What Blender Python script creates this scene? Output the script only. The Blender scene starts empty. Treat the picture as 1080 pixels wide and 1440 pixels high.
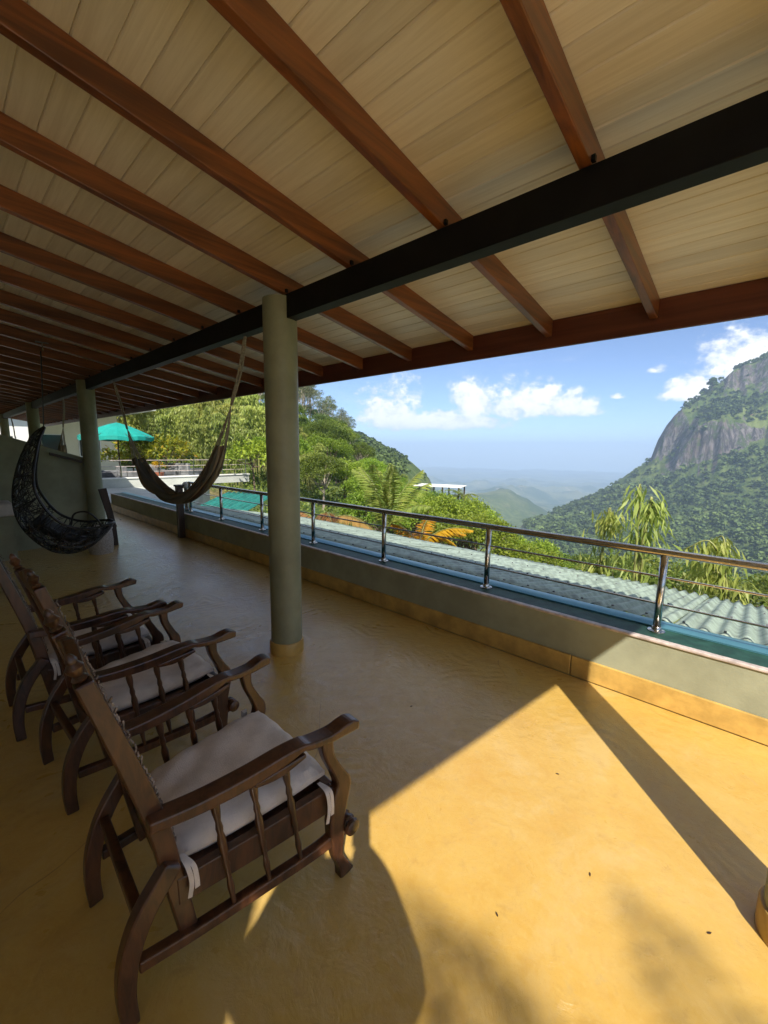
import bpy, bmesh, math, random
import numpy as np
from mathutils import Vector, Matrix, Quaternion

# ------------------------------------------------------------------ camera, world, sun, exposure
SC = bpy.context.scene
COL = SC.collection
R_ = math.radians
YAW, PITCH, ROLL = 0.743685862, 0.146543036, 0.0137117
CAM_Z = 1.6
cy, sy, cp, sp = math.cos(YAW), math.sin(YAW), math.cos(PITCH), math.sin(PITCH)
fwd = Vector((-sy * cp, cy * cp, -sp))
right = Vector((cy, sy, 0))
up = right.cross(fwd)
r2 = right * math.cos(ROLL) + up * math.sin(ROLL)
u2 = up * math.cos(ROLL) - right * math.sin(ROLL)
cam = bpy.data.cameras.new('camera')
cam.sensor_fit = 'VERTICAL'
cam.sensor_height = 36.0
cam.lens = 582.37 / 1440 * 36
cam.clip_start = 0.03
cam.clip_end = 40000
camo = bpy.data.objects.new('camera', cam)
COL.objects.link(camo)
M = Matrix((r2, u2, -fwd)).transposed().to_4x4()
M.translation = (0, 0, CAM_Z)
camo.matrix_world = M
SC.camera = camo

SUN_EL = R_(44.6)
SUN_DIR = Vector((0.71 * math.cos(SUN_EL), -0.704 * math.cos(SUN_EL), math.sin(SUN_EL))).normalized()
SUN_AZ = math.atan2(SUN_DIR.x, SUN_DIR.y)          # clockwise from +Y

SC.view_settings.view_transform = 'Standard'
SC.view_settings.look = 'None'
SC.view_settings.exposure = 2.08
SC.view_settings.gamma = 1.0
SC.view_settings.use_curve_mapping = False
SC.render.engine = 'CYCLES'
cyc = SC.cycles
cyc.use_denoising = True
cyc.max_bounces = 12
cyc.diffuse_bounces = 9
cyc.glossy_bounces = 4
cyc.transmission_bounces = 4
cyc.volume_bounces = 2
cyc.transparent_max_bounces = 8
cyc.caustics_reflective = False
cyc.caustics_refractive = False
cyc.sample_clamp_indirect = 6.0
cyc.use_adaptive_sampling = True
cyc.adaptive_threshold = 0.015


class NT:
    """small helper to write node trees"""
    def __init__(s, tree):
        s.t = tree
        s.n = tree.nodes
        s.l = tree.links

    def node(s, typ, **kw):
        n = s.n.new(typ)
        for k, v in kw.items():
            if k.startswith('i_'):
                key = k[2:]
                n.inputs[int(key) if key.isdigit() else key.replace('_', ' ')].default_value = v
            else:
                setattr(n, k, v)
        return n

    def put(s, sock, v):
        if hasattr(v, 'is_output'):
            s.l.new(v, sock)
        else:
            sock.default_value = v

    def math(s, op, a, b=0.0, c=None, clamp=False):
        n = s.n.new('ShaderNodeMath')
        n.operation = op
        n.use_clamp = clamp
        s.put(n.inputs[0], a)
        s.put(n.inputs[1], b)
        if c is not None:
            s.put(n.inputs[2], c)
        return n.outputs[0]

    def vmath(s, op, a, b=None):
        n = s.n.new('ShaderNodeVectorMath')
        n.operation = op
        s.put(n.inputs[0], a)
        if b is not None:
            s.put(n.inputs[1], b)
        return n.outputs['Vector']

    def mix(s, fac, a, b, blend='MIX'):
        n = s.n.new('ShaderNodeMix')
        n.data_type = 'RGBA'
        n.blend_type = blend
        n.clamp_factor = True
        s.put(n.inputs[0], fac)
        s.put(n.inputs[6], a if hasattr(a, 'is_output') else (*a[:3], 1))
        s.put(n.inputs[7], b if hasattr(b, 'is_output') else (*b[:3], 1))
        return n.outputs[2]

    def noise(s, vec, scale, detail=4, rough=0.55, dist=0.0):
        n = s.n.new('ShaderNodeTexNoise')
        if vec is not None:
            s.l.new(vec, n.inputs['Vector'])
        n.inputs['Scale'].default_value = scale
        n.inputs['Detail'].default_value = detail
        n.inputs['Roughness'].default_value = rough
        n.inputs['Distortion'].default_value = dist
        return n.outputs['Fac']

    def ss(s, x, lo, hi):
        n = s.n.new('ShaderNodeMapRange')
        n.interpolation_type = 'SMOOTHSTEP'
        s.put(n.inputs['Value'], x)
        n.inputs['From Min'].default_value = lo
        n.inputs['From Max'].default_value = hi
        return n.outputs['Result']

    def mapping(s, vec, scale=(1, 1, 1), loc=(0, 0, 0), rot=(0, 0, 0)):
        n = s.n.new('ShaderNodeMapping')
        s.l.new(vec, n.inputs['Vector'])
        n.inputs['Scale'].default_value = scale
        n.inputs['Location'].default_value = loc
        n.inputs['Rotation'].default_value = rot
        return n.outputs['Vector']


# world: physical sky with cumulus clouds (by direction)
W = bpy.data.worlds.new('World')
SC.world = W
W.use_nodes = True
nt = NT(W.node_tree)
nt.n.clear()
wout = nt.node('ShaderNodeOutputWorld')
bg = nt.node('ShaderNodeBackground')
nt.l.new(bg.outputs[0], wout.inputs[0])
bg.inputs['Strength'].default_value = 0.05
sky = nt.node('ShaderNodeTexSky')
sky.sky_type = 'NISHITA'
sky.sun_disc = False
sky.sun_elevation = SUN_EL
sky.sun_rotation = SUN_AZ
sky.altitude = 900
sky.air_density = 0.52
sky.dust_density = 0.5
sky.ozone_density = 3.0
tc = nt.node('ShaderNodeTexCoord')
v = tc.outputs['Generated']
sep = nt.node('ShaderNodeSeparateXYZ')
nt.l.new(v, sep.inputs[0])
azn = nt.math('ARCTAN2', nt.math('MULTIPLY', sep.outputs[0], -1), sep.outputs[1])   # left of +Y
eln = nt.math('ARCSINE', sep.outputs[2])
n_big = nt.noise(nt.mapping(v, (1, 1, 1.8)), 9, 9, 0.62, 0.3)
n_det = nt.noise(nt.mapping(v, (1, 1, 1.3)), 34, 8, 0.6)
n_fin = nt.noise(nt.mapping(v, (1, 1, 1.2)), 95, 6, 0.65)
nz = nt.math('ADD', nt.math('MULTIPLY', nt.math('SUBTRACT', n_big, 0.5), 3.0),
             nt.math('ADD', nt.math('MULTIPLY', nt.math('SUBTRACT', n_det, 0.5), 2.6), nt.math('MULTIPLY', nt.math('SUBTRACT', n_fin, 0.5), 1.3)))
# cumulus banks: (azimuth, elevation of base, half width, height above base) in degrees
BANKS = [(24.5, 5.4, 5.4, 4.0), (31.0, 5.3, 3.2, 4.6), (19.0, 5.2, 4.0, 2.6), (41.5, 4.6, 5.2, 5.0), (36.0, 3.6, 10.0, 2.4),
         (3.0, 8.7, 4.6, 4.6), (7.0, 6.6, 3.0, 2.4), (-4.0, 11.0, 6.0, 5.0), (10.2, 9.2, 1.3, 0.9), (14.2, 6.6, 1.4, 0.8), (18.5, 7.3, 2.2, 1.0),
         (62, 9, 9, 6), (85, 12, 10, 6), (-28, 9, 12, 6), (-60, 12, 14, 7), (-100, 10, 15, 6), (-140, 13, 14, 7), (130, 12, 14, 7), (165, 9, 12, 6)]
dens = None
hgt = None
for (a, e, wd, h) in BANKS:
    da = nt.math('MULTIPLY', nt.math('SUBTRACT', azn, R_(a)), 1 / R_(wd))
    de = nt.math('SUBTRACT', eln, R_(e))
    deu = nt.math('MULTIPLY', nt.math('MAXIMUM', de, 0), 1 / R_(h))
    ded = nt.math('MULTIPLY', nt.math('MINIMUM', de, 0), 1 / R_(h * 0.33))
    q = nt.math('ADD', nt.math('MULTIPLY', da, da), nt.math('ADD', nt.math('MULTIPLY', deu, deu), nt.math('MULTIPLY', ded, ded)))
    d1 = nt.math('SUBTRACT', 1.2 if wd > 2.3 else 0.62, q)
    dens = d1 if dens is None else nt.math('SMOOTH_MAX', dens, d1, 0.2)
raw = nt.math('ADD', dens, nz)
mask = nt.ss(nt.math('MULTIPLY', raw, nt.ss(dens, -1.3, -0.1)), 0.0, 1.0)
wisp_n = nt.noise(nt.mapping(v, (1, 1, 5.0)), 5, 7, 0.65, 0.6)
wisp = nt.math('MULTIPLY', nt.ss(wisp_n, 0.56, 0.85), 0.3)
lump = nt.noise(nt.mapping(v, (1, 1, 1.2), (0.006, -0.006, -0.012)), 30, 6, 0.6)
cshade = nt.ss(nt.math('ADD', nt.math('MULTIPLY', raw, 0.35), lump), 0.50, 1.05)
cloudcol = nt.mix(cshade, (4.2, 4.6, 5.3), (6.9, 6.8, 6.7))
c1 = nt.mix(wisp, sky.outputs[0], (4.6, 5.0, 5.8))
field_n = nt.noise(nt.mapping(v, (1, 1, 1.6), (2.1, 4.4, 0.7)), 3.2, 10, 0.62, 0.2)
field = nt.math('MULTIPLY', nt.ss(field_n, 0.50, 0.62), nt.ss(eln, R_(13), R_(24)))  # clouds high above the view, added to brighten the shaded verandah
c1 = nt.mix(field, c1, nt.mix(nt.ss(field_n, 0.52, 0.72), (7.4, 7.3, 7.2), (5.4, 5.8, 6.4)))
c2 = nt.mix(mask, c1, cloudcol)
nt.l.new(c2, bg.inputs['Color'])

sun = bpy.data.lights.new('sun', 'SUN')
sun.energy = 2.05
sun.angle = R_(0.53)
sun.color = (1.0, 0.93, 0.82)
suno = bpy.data.objects.new('sun', sun)
COL.objects.link(suno)
suno.rotation_euler = (-SUN_DIR).to_track_quat('-Z', 'Y').to_euler()
suno.location = SUN_DIR * 50

# ------------------------------------------------------------------ helpers
rnd = random.Random(7)
rng = np.random.default_rng(11)


def tag(o, label=None, cat=None, group=None, kind=None):
    if label: o['label'] = label
    if cat: o['category'] = cat
    if group: o['group'] = group
    if kind: o['kind'] = kind
    return o


def thing(name, label, cat, loc=(0, 0, 0), rz=0.0, group=None):
    o = bpy.data.objects.new(name, None)
    o.empty_display_size = 0.2
    COL.objects.link(o)
    o.location = loc
    o.rotation_euler = (0, 0, rz)
    return tag(o, label, cat, group)


def link(name, me, parent=None, loc=None, kind=None):
    o = bpy.data.objects.new(name, me)
    COL.objects.link(o)
    if parent is not None:
        o.parent = parent
    if loc is not None:
        o.location = loc
    if kind:
        o['kind'] = kind
    return o


def copy_tree(o, parent=None):
    c = o.copy()
    COL.objects.link(c)
    if parent is not None:
        c.parent = parent
    for ch in list(o.children):
        copy_tree(ch, c)
    return c


def crom(pts, n=6):
    """Catmull-Rom resample"""
    P = [np.array(p, float) for p in pts]
    P = [2 * P[0] - P[1]] + P + [2 * P[-1] - P[-2]]
    out = []
    for i in range(1, len(P) - 2):
        p0, p1, p2, p3 = P[i - 1], P[i], P[i + 1], P[i + 2]
        for k in range(n):
            t = k / n
            out.append(0.5 * (2 * p1 + (p2 - p0) * t + (2 * p0 - 5 * p1 + 4 * p2 - p3) * t * t + (3 * p1 - p0 - 3 * p2 + p3) * t ** 3))
    out.append(P[-2])
    return out


class MB:
    def __init__(s):
        s.v = []
        s.f = []

    def add(s, verts, faces):
        b = len(s.v)
        s.v.extend(tuple(map(float, p)) for p in verts)
        s.f.extend(tuple(i + b for i in f) for f in faces)
        return s

    def box(s, c, d, rot=None):
        x, y, z = d[0] / 2, d[1] / 2, d[2] / 2
        vs = [Vector((i, j, k)) for i in (-x, x) for j in (-y, y) for k in (-z, z)]
        if rot is not None:
            vs = [rot @ q for q in vs]
        c = Vector(c)
        return s.add([q + c for q in vs], [(0, 1, 3, 2), (4, 6, 7, 5), (0, 4, 5, 1), (2, 3, 7, 6), (0, 2, 6, 4), (1, 5, 7, 3)])

    def span(s, x0, x1, y0, y1, z0, z1):
        return s.box(((x0 + x1) / 2, (y0 + y1) / 2, (z0 + z1) / 2), (x1 - x0, y1 - y0, z1 - z0))

    def prism(s, poly, z0, z1, f=None):
        """poly of 2-D points extruded; f maps (u, v, w) to 3-D"""
        f = f or (lambda u, v, w: (u, v, w))
        n = len(poly)
        vs = [f(a, b, z0) for a, b in poly] + [f(a, b, z1) for a, b in poly]
        fs = [tuple(range(n - 1, -1, -1)), tuple(range(n, 2 * n))]
        fs += [(i, (i + 1) % n, n + (i + 1) % n, n + i) for i in range(n)]
        return s.add(vs, fs)

    def tube(s, pts, rad, n=8, cap=True):
        P = [Vector(p) for p in pts]
        m = len(P)
        rad = [rad] * m if not hasattr(rad, '__len__') else rad
        vs, fs = [], []
        t = (P[1] - P[0]).normalized()
        a = t.orthogonal().normalized()
        for i in range(m):
            t2 = (P[min(i + 1, m - 1)] - P[max(i - 1, 0)])
            t2 = t2.normalized() if t2.length > 1e-9 else t
            a = (a - t2 * a.dot(t2))
            a = a.normalized() if a.length > 1e-6 else t2.orthogonal().normalized()
            b = t2.cross(a)
            for k in range(n):
                q = 2 * math.pi * k / n
                vs.append(P[i] + (a * math.cos(q) + b * math.sin(q)) * rad[i])
        for i in range(m - 1):
            for k in range(n):
                fs.append((i * n + k, i * n + (k + 1) % n, (i + 1) * n + (k + 1) % n, (i + 1) * n + k))
        if cap:
            fs.append(tuple(range(n - 1, -1, -1)))
            fs.append(tuple(range((m - 1) * n, m * n)))
        return s.add(vs, fs)

    def lathe(s, prof, c=(0, 0, 0), n=16, mat=None):
        vs, fs = [], []
        c = Vector(c)
        for r, z in prof:
            for k in range(n):
                q = 2 * math.pi * k / n
                p = Vector((r * math.cos(q), r * math.sin(q), z))
                if mat is not None:
                    p = mat @ p
                vs.append(p + c)
        m = len(prof)
        for i in range(m - 1):
            for k in range(n):
                fs.append((i * n + k, i * n + (k + 1) % n, (i + 1) * n + (k + 1) % n, (i + 1) * n + k))
        fs.append(tuple(range(n - 1, -1, -1)))
        fs.append(tuple(range((m - 1) * n, m * n)))
        return s.add(vs, fs)

    def stroke(s, pts, widths, f, w0, w1, sub=5):
        """ribbon along 2-D centreline with widths, thickness w0..w1; f(u, v, w) -> 3-D"""
        C = crom([(p[0], p[1], w) for p, w in zip(pts, widths)], sub)
        L, Rr = [], []
        for i in range(len(C)):
            a = C[max(i - 1, 0)]
            b = C[min(i + 1, len(C) - 1)]
            d = np.array([b[0] - a[0], b[1] - a[1]])
            d /= max(np.linalg.norm(d), 1e-9)
            nrm = np.array([-d[1], d[0]]) * C[i][2] / 2
            L.append((C[i][0] + nrm[0], C[i][1] + nrm[1]))
            Rr.append((C[i][0] - nrm[0], C[i][1] - nrm[1]))
        m = len(C)
        vs = []
        for i in range(m):
            vs += [f(*L[i], w0), f(*Rr[i], w0), f(*Rr[i], w1), f(*L[i], w1)]
        fs = []
        for i in range(m - 1):
            a, b = 4 * i, 4 * i + 4
            for k in range(4):
                fs.append((a + k, a + (k + 1) % 4, b + (k + 1) % 4, b + k))
        fs += [(3, 2, 1, 0), (4 * m - 4, 4 * m - 3, 4 * m - 2, 4 * m - 1)]
        return s.add(vs, fs)

    def mesh(s, name, mat, smooth=False):
        me = bpy.data.meshes.new(name)
        me.from_pydata(s.v, [], s.f)
        me.validate()
        bm = bmesh.new()
        bm.from_mesh(me)
        bmesh.ops.recalc_face_normals(bm, faces=bm.faces)
        bm.to_mesh(me)
        bm.free()
        if smooth:
            me.polygons.foreach_set('use_smooth', [True] * len(me.polygons))
        if mat:
            me.materials.append(mat)
        return me

    def build(s, name, mat, parent=None, smooth=False, bevel=0.0, loc=None, kind=None):
        o = link(name, s.mesh(name, mat, smooth), parent, loc, kind)
        if smooth:
            autosmooth(o)
        if bevel:
            b = o.modifiers.new('bevel', 'BEVEL')
            b.width = bevel
            b.segments = 2
            b.limit_method = 'ANGLE'
            b.angle_limit = R_(35)
        return o


def autosmooth(o, deg=40):
    me = o.data
    bm = bmesh.new()
    bm.from_mesh(me)
    lim = R_(deg)
    for e in bm.edges:
        if len(e.link_faces) == 2 and e.calc_face_angle(0) > lim:
            e.smooth = False
    bm.to_mesh(me)
    bm.free()


def np_mesh(name, V, F, mat, tint=None, smooth=False, uv=None):
    """V (n,3), F (m,k) all the same k"""
    V = np.ascontiguousarray(V, np.float32)
    F = np.ascontiguousarray(F, np.int32)
    me = bpy.data.meshes.new(name)
    m, k = F.shape
    me.vertices.add(len(V))
    me.vertices.foreach_set('co', V.ravel())
    me.loops.add(m * k)
    me.loops.foreach_set('vertex_index', F.ravel())
    me.polygons.add(m)
    me.polygons.foreach_set('loop_start', np.arange(0, m * k, k, dtype=np.int32))
    me.polygons.foreach_set('loop_total', np.full(m, k, np.int32))
    if smooth:
        me.polygons.foreach_set('use_smooth', np.ones(m, bool))
    if tint is not None:
        a = me.attributes.new('tint', 'FLOAT', 'POINT')
        a.data.foreach_set('value', np.ascontiguousarray(tint, np.float32))
    if uv is not None:
        l = me.uv_layers.new(name='UVMap')
        l.data.foreach_set('uv', np.ascontiguousarray(uv[F.ravel()], np.float32).ravel())
    me.update(calc_edges=True)
    if mat:
        me.materials.append(mat)
    return me


# ------------------------------------------------------------------ noise (numpy)
_perm = np.random.default_rng(3).random((256, 256)).astype(np.float32)


def vnoise(x, y):
    xi, yi = np.floor(x).astype(int), np.floor(y).astype(int)
    fx, fy = x - xi, y - yi
    fx, fy = fx * fx * (3 - 2 * fx), fy * fy * (3 - 2 * fy)
    g = lambda a, b: _perm[a & 255, b & 255]
    return (g(xi, yi) * (1 - fx) + g(xi + 1, yi) * fx) * (1 - fy) + (g(xi, yi + 1) * (1 - fx) + g(xi + 1, yi + 1) * fx) * fy


def fbm(x, y, o=5):
    s, a, t = 0, 1.0, 0
    for i in range(o):
        s = s + a * vnoise(x * 2 ** i + 17.3 * i, y * 2 ** i - 9.1 * i)
        t += a
        a *= 0.5
    return s / t - 0.5


# ------------------------------------------------------------------ materials
def new_mat(name):
    m = bpy.data.materials.new(name)
    m.use_nodes = True
    n = NT(m.node_tree)
    b = m.node_tree.nodes['Principled BSDF']
    return m, n, b


def mat_plain(name, col, rough=0.5, metal=0.0, var=0.15, scale=6.0, bump=0.0, bscale=60.0, spec=0.5, coat=0.0, col2=None, detail=5):
    m, n, b = new_mat(name)
    t = n.node('ShaderNodeTexCoord').outputs['Object']
    nz = n.noise(t, scale, detail, 0.6)
    c2 = col2 or tuple(c * (1 - 2 * var) for c in col)
    c1 = tuple(min(1, c * (1 + var)) for c in col)
    n.put(b.inputs['Base Color'], n.mix(n.ss(nz, 0.3, 0.7), c2, c1))
    n.put(b.inputs['Roughness'], n.math('ADD', rough - 0.06, n.math('MULTIPLY', n.noise(t, scale * 3, 3), 0.12)))
    b.inputs['Metallic'].default_value = metal
    b.inputs['Specular IOR Level'].default_value = spec
    b.inputs['Coat Weight'].default_value = coat
    if bump:
        bp = n.node('ShaderNodeBump')
        bp.inputs['Strength'].default_value = bump
        bp.inputs['Distance'].default_value = 0.01
        n.l.new(n.noise(t, bscale, 4), bp.inputs['Height'])
        n.l.new(bp.outputs[0], b.inputs['Normal'])
    return m


def mat_wood(name, dark, light, scale=(1, 1, 1), rough=0.4, fine=22.0, coat=0.0, rand=0.15):
    """grain runs along the axis whose scale is smallest"""
    m, n, b = new_mat(name)
    t = n.node('ShaderNodeTexCoord').outputs['Object']
    rd = n.node('ShaderNodeObjectInfo').outputs['Random']
    off = n.node('ShaderNodeCombineXYZ')
    n.put(off.inputs[0], n.math('MULTIPLY', rd, 37.0))
    n.put(off.inputs[1], n.math('MULTIPLY', rd, 91.0))
    n.put(off.inputs[2], n.math('MULTIPLY', rd, 53.0))
    t = n.vmath('ADD', n.mapping(t, scale), off.outputs[0])
    g1 = n.noise(t, fine, 6, 0.65, 0.8)
    g2 = n.noise(t, fine * 0.22, 3, 0.5, 1.5)
    f = n.math('ADD', n.math('MULTIPLY', g1, 0.55), n.math('MULTIPLY', g2, 0.45))
    c = n.mix(n.ss(f, 0.34, 0.66), dark, light)
    k = n.math('ADD', 1 - rand, n.math('MULTIPLY', rd, 2 * rand))
    cc = n.node('ShaderNodeCombineColor')
    for i in range(3):
        n.put(cc.inputs[i], k)
    c = n.mix(1.0, c, cc.outputs[0], 'MULTIPLY')
    n.put(b.inputs['Base Color'], c)
    n.put(b.inputs['Roughness'], n.math('ADD', rough - 0.08, n.math('MULTIPLY', g1, 0.2)))
    b.inputs['Coat Weight'].default_value = coat
    b.inputs['Coat Roughness'].default_value = 0.25
    bp = n.node('ShaderNodeBump')
    bp.inputs['Strength'].default_value = 0.25
    bp.inputs['Distance'].default_value = 0.002
    n.l.new(g1, bp.inputs['Height'])
    n.l.new(bp.outputs[0], b.inputs['Normal'])
    return m


def mat_leaf(name, dark, light, tipcol=None, rand=0.25, trans=0.45, rough=0.45):
    m, n, b = new_mat(name)
    at = n.node('ShaderNodeAttribute', attribute_name='tint').outputs['Fac']
    rd = n.node('ShaderNodeObjectInfo').outputs['Random']
    c = n.mix(at, dark, light)
    if tipcol:
        c = n.mix(n.ss(at, 0.82, 1.0), c, tipcol)
    hs = n.node('ShaderNodeHueSaturation')
    n.l.new(c, hs.inputs['Color'])
    n.put(hs.inputs['Hue'], n.math('ADD', 0.5 - 0.018, n.math('MULTIPLY', rd, 0.036)))
    n.put(hs.inputs['Value'], n.math('ADD', 1 - rand, n.math('MULTIPLY', n.math('FRACT', n.math('MULTIPLY', rd, 7.31)), 2 * rand)))
    c = hs.outputs[0]
    n.put(b.inputs['Base Color'], c)
    b.inputs['Roughness'].default_value = rough
    b.inputs['Specular IOR Level'].default_value = 0.35
    tr = n.node('ShaderNodeBsdfTranslucent')
    n.l.new(c, tr.inputs[0])
    mx = n.node('ShaderNodeMixShader')
    mx.inputs[0].default_value = trans
    n.l.new(b.outputs[0], mx.inputs[1])
    n.l.new(tr.outputs[0], mx.inputs[2])
    n.l.new(mx.outputs[0], n.n['Material Output'].inputs[0])
    return m


def mat_floor():
    m, n, b = new_mat('polished_ochre_cement')
    t = n.node('ShaderNodeTexCoord').outputs['Object']
    big = n.noise(t, 0.9, 6, 0.6, 0.4)
    mid = n.noise(t, 4.0, 6, 0.65, 0.8)
    fine = n.noise(t, 45.0, 5, 0.7)
    c = n.mix(n.ss(big, 0.35, 0.68), (0.50, 0.295, 0.055), (0.56, 0.36, 0.085))
    c = n.mix(n.math('MULTIPLY', n.ss(mid, 0.5, 0.75), 0.55), c, (0.56, 0.40, 0.15))
    c = n.mix(n.math('MULTIPLY', n.ss(n.noise(n.mapping(t, (1, 1, 1), (5, 3, 0)), 2.2, 5, 0.6, 0.6), 0.56, 0.75), 0.45), c, (0.33, 0.205, 0.06))
    c = n.mix(n.math('MULTIPLY', n.ss(fine, 0.48, 0.75), 0.35), c, (0.59, 0.43, 0.15))
    m2 = n.noise(n.mapping(t, (1, 1, 1), (2, 8, 0)), 11.0, 8, 0.75, 0.6)
    c = n.mix(n.math('MULTIPLY', n.ss(m2, 0.36, 0.58), 0.45), c, (0.58, 0.385, 0.105))
    c = n.mix(n.math('MULTIPLY', n.ss(m2, 0.50, 0.74), 0.6), c, (0.40, 0.235, 0.055))
    m3 = n.noise(t, 1.3, 8, 0.72, 1.2)
    c = n.mix(n.math('MULTIPLY', n.ss(m3, 0.50, 0.66), 0.40), c, (0.57, 0.42, 0.19))
    c = n.mix(n.math('MULTIPLY', n.ss(m3, 0.50, 0.34), 0.35), c, (0.50, 0.27, 0.045))
    spk = n.noise(t, 160.0, 2, 0.5)
    c = n.mix(n.math('MULTIPLY', n.ss(spk, 0.71, 0.78), 0.5), c, (0.20, 0.12, 0.04))
    ce = n.node('ShaderNodeTexVoronoi', voronoi_dimensions='2D', feature='DISTANCE_TO_EDGE')
    ce.inputs['Scale'].default_value = 0.8
    n.l.new(n.vmath('ADD', t, n.vmath('MULTIPLY', n.node('ShaderNodeTexNoise', i_Scale=3.0, i_Detail=6.0).outputs['Color'], (0.7, 0.7, 0))), ce.inputs['Vector'])
    crack = n.math('MULTIPLY', n.math('SUBTRACT', 1.0, n.ss(ce.outputs['Distance'], 0.0006, 0.0035)), n.ss(n.noise(t, 1.3, 4, 0.6), 0.55, 0.66))
    c = n.mix(n.math('MULTIPLY', crack, 0.55), c, (0.16, 0.10, 0.045))
    c = n.mix(n.math('MULTIPLY', n.ss(n.noise(n.mapping(t, (1, 1, 1), (9, 1, 0)), 7.0, 6, 0.75, 1.0), 0.60, 0.72), 0.35), c, (0.42, 0.30, 0.13))
    # trowel arcs: parts of rings round scattered centres, felt in the polish only
    wv = n.vmath('ADD', t, n.vmath('MULTIPLY', n.node('ShaderNodeTexNoise', i_Scale=1.6, i_Detail=3.0).outputs['Color'], (0.5, 0.5, 0)))
    arcs = None
    for sc_, off, fr in ((1.3, (0, 0, 0), 40.0), (1.7, (3.3, 7.7, 0), 52.0)):
        vo = n.node('ShaderNodeTexVoronoi', voronoi_dimensions='2D', feature='F1')
        vo.inputs['Scale'].default_value = sc_
        n.l.new(n.mapping(wv, (1, 1, 1), off), vo.inputs['Vector'])
        dd = vo.outputs['Distance']
        rg_ = n.math('SINE', n.math('ADD', n.math('MULTIPLY', dd, fr), n.math('MULTIPLY', mid, 9.0)))
        a_ = n.math('MULTIPLY', rg_, n.ss(n.noise(n.mapping(t, (1, 1, 1), off), 2.6, 4, 0.65), 0.46, 0.64))
        arcs = a_ if arcs is None else n.math('ADD', arcs, a_)
    fan = n.noise(n.mapping(wv, (1, 1, 1), (1, 2, 0)), 9.0, 6, 0.7, 2.5)
    rr = n.math('ADD', 0.34, n.math('MULTIPLY', arcs, 0.05))
    rr = n.math('ADD', rr, n.math('MULTIPLY', n.math('SUBTRACT', mid, 0.5), 0.3))
    n.put(b.inputs['Roughness'], n.math('MAXIMUM', rr, 0.16))
    n.put(b.inputs['Base Color'], c)
    b.inputs['Specular IOR Level'].default_value = 0.5
    b.inputs['Coat Weight'].default_value = 1.0
    b.inputs['Coat IOR'].default_value = 1.5
    n.put(b.inputs['Coat Roughness'], n.math('MAXIMUM', n.math('ADD', 0.15, n.math('MULTIPLY', n.math('SUBTRACT', fan, 0.5), 0.45)), 0.06))
    bp = n.node('ShaderNodeBump')
    bp.inputs['Strength'].default_value = 0.35
    bp.inputs['Distance'].default_value = 0.004
    n.put(bp.inputs['Height'], n.math('ADD', n.math('MULTIPLY', mid, 1.2), n.math('MULTIPLY', fine, 0.12)))
    n.l.new(bp.outputs[0], b.inputs['Normal'])
    bc = n.node('ShaderNodeBump')
    bc.inputs['Strength'].default_value = 1.0
    bc.inputs['Distance'].default_value = 0.009
    n.put(bc.inputs['Height'], n.math('ADD', n.math('MULTIPLY', arcs, 0.22), n.math('ADD', n.math('MULTIPLY', mid, 1.0), n.math('MULTIPLY', fan, 0.8))))
    n.l.new(bc.outputs[0], b.inputs['Coat Normal'])
    return m


M_floor = mat_floor()
M_skirt = mat_plain('ochre_cement_skirting', (0.52, 0.33, 0.09), 0.38, var=0.16, scale=5, bump=0.15, bscale=30)
M_sage = mat_plain('sage_plaster', (0.31, 0.32, 0.22), 0.62, var=0.10, scale=2.5, bump=0.12, bscale=70)
M_column = mat_plain('sage_column_paint', (0.27, 0.275, 0.175), 0.5, var=0.13, scale=2.0, bump=0.22, bscale=26)
M_housewall = mat_plain('house_plaster', (0.72, 0.69, 0.58), 0.75, var=0.1, scale=1.5)
M_cope = mat_plain('dark_green_gloss_paint', (0.018, 0.062, 0.045), 0.5, var=0.2, scale=9, bump=0.08, bscale=90, spec=0.2)
M_lip = mat_plain('weathered_drip_edge', (0.52, 0.44, 0.40), 0.5, var=0.2, scale=14)
M_flash = mat_plain('teal_metal_flashing', (0.10, 0.27, 0.34), 0.34, metal=0.5, var=0.05, scale=4)
M_roofsheet = mat_plain('pale_green_roof_sheet', (0.27, 0.335, 0.275), 0.5, metal=0.0, var=0.22, scale=5.5, bump=0.05, spec=0.5)
M_teal = mat_plain('teal_roof_sheet', (0.015, 0.15, 0.125), 0.4, var=0.18, scale=4)
M_beam = mat_plain('black_steel_paint', (0.005, 0.005, 0.0055), 0.55, var=0.2, scale=8, bump=0.06, bscale=120, spec=0.2)
M_steel = mat_plain('stainless_steel', (0.55, 0.53, 0.50), 0.16, metal=1.0, var=0.06, scale=10)
M_rafter = mat_wood('red_brown_rafter', (0.080, 0.024, 0.007), (0.26, 0.083, 0.019), (1, 0.05, 1), 0.38, 30, coat=0.25)
M_fascia = mat_wood('dark_red_fascia', (0.075, 0.018, 0.010), (0.13, 0.035, 0.018), (0.05, 1, 1), 0.42, 30)
M_board = mat_wood('pale_ceiling_board', (0.66, 0.605, 0.51), (0.79, 0.74, 0.65), (0.05, 1, 1), 0.42, 48, coat=0.15, rand=0.10)
M_chair = mat_wood('dark_brown_chair_wood', (0.024, 0.009, 0.0045), (0.105, 0.040, 0.016), (1, 1, 0.25), 0.33, 30, coat=0.35)
M_backpad = mat_plain('worn_brown_leatherette', (0.19, 0.12, 0.085), 0.6, var=0.3, scale=22, bump=0.3, bscale=80)
M_fray = mat_plain('frayed_binding', (0.34, 0.28, 0.24), 0.85, var=0.35, scale=30)
M_cushion = mat_plain('washed_mauve_cotton', (0.72, 0.66, 0.62), 0.9, var=0.08, scale=9, bump=0.35, bscale=260, spec=0.2)
M_cream = mat_plain('cream_house_paint', (0.70, 0.66, 0.50), 0.7, var=0.05, scale=0.6)
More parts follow.
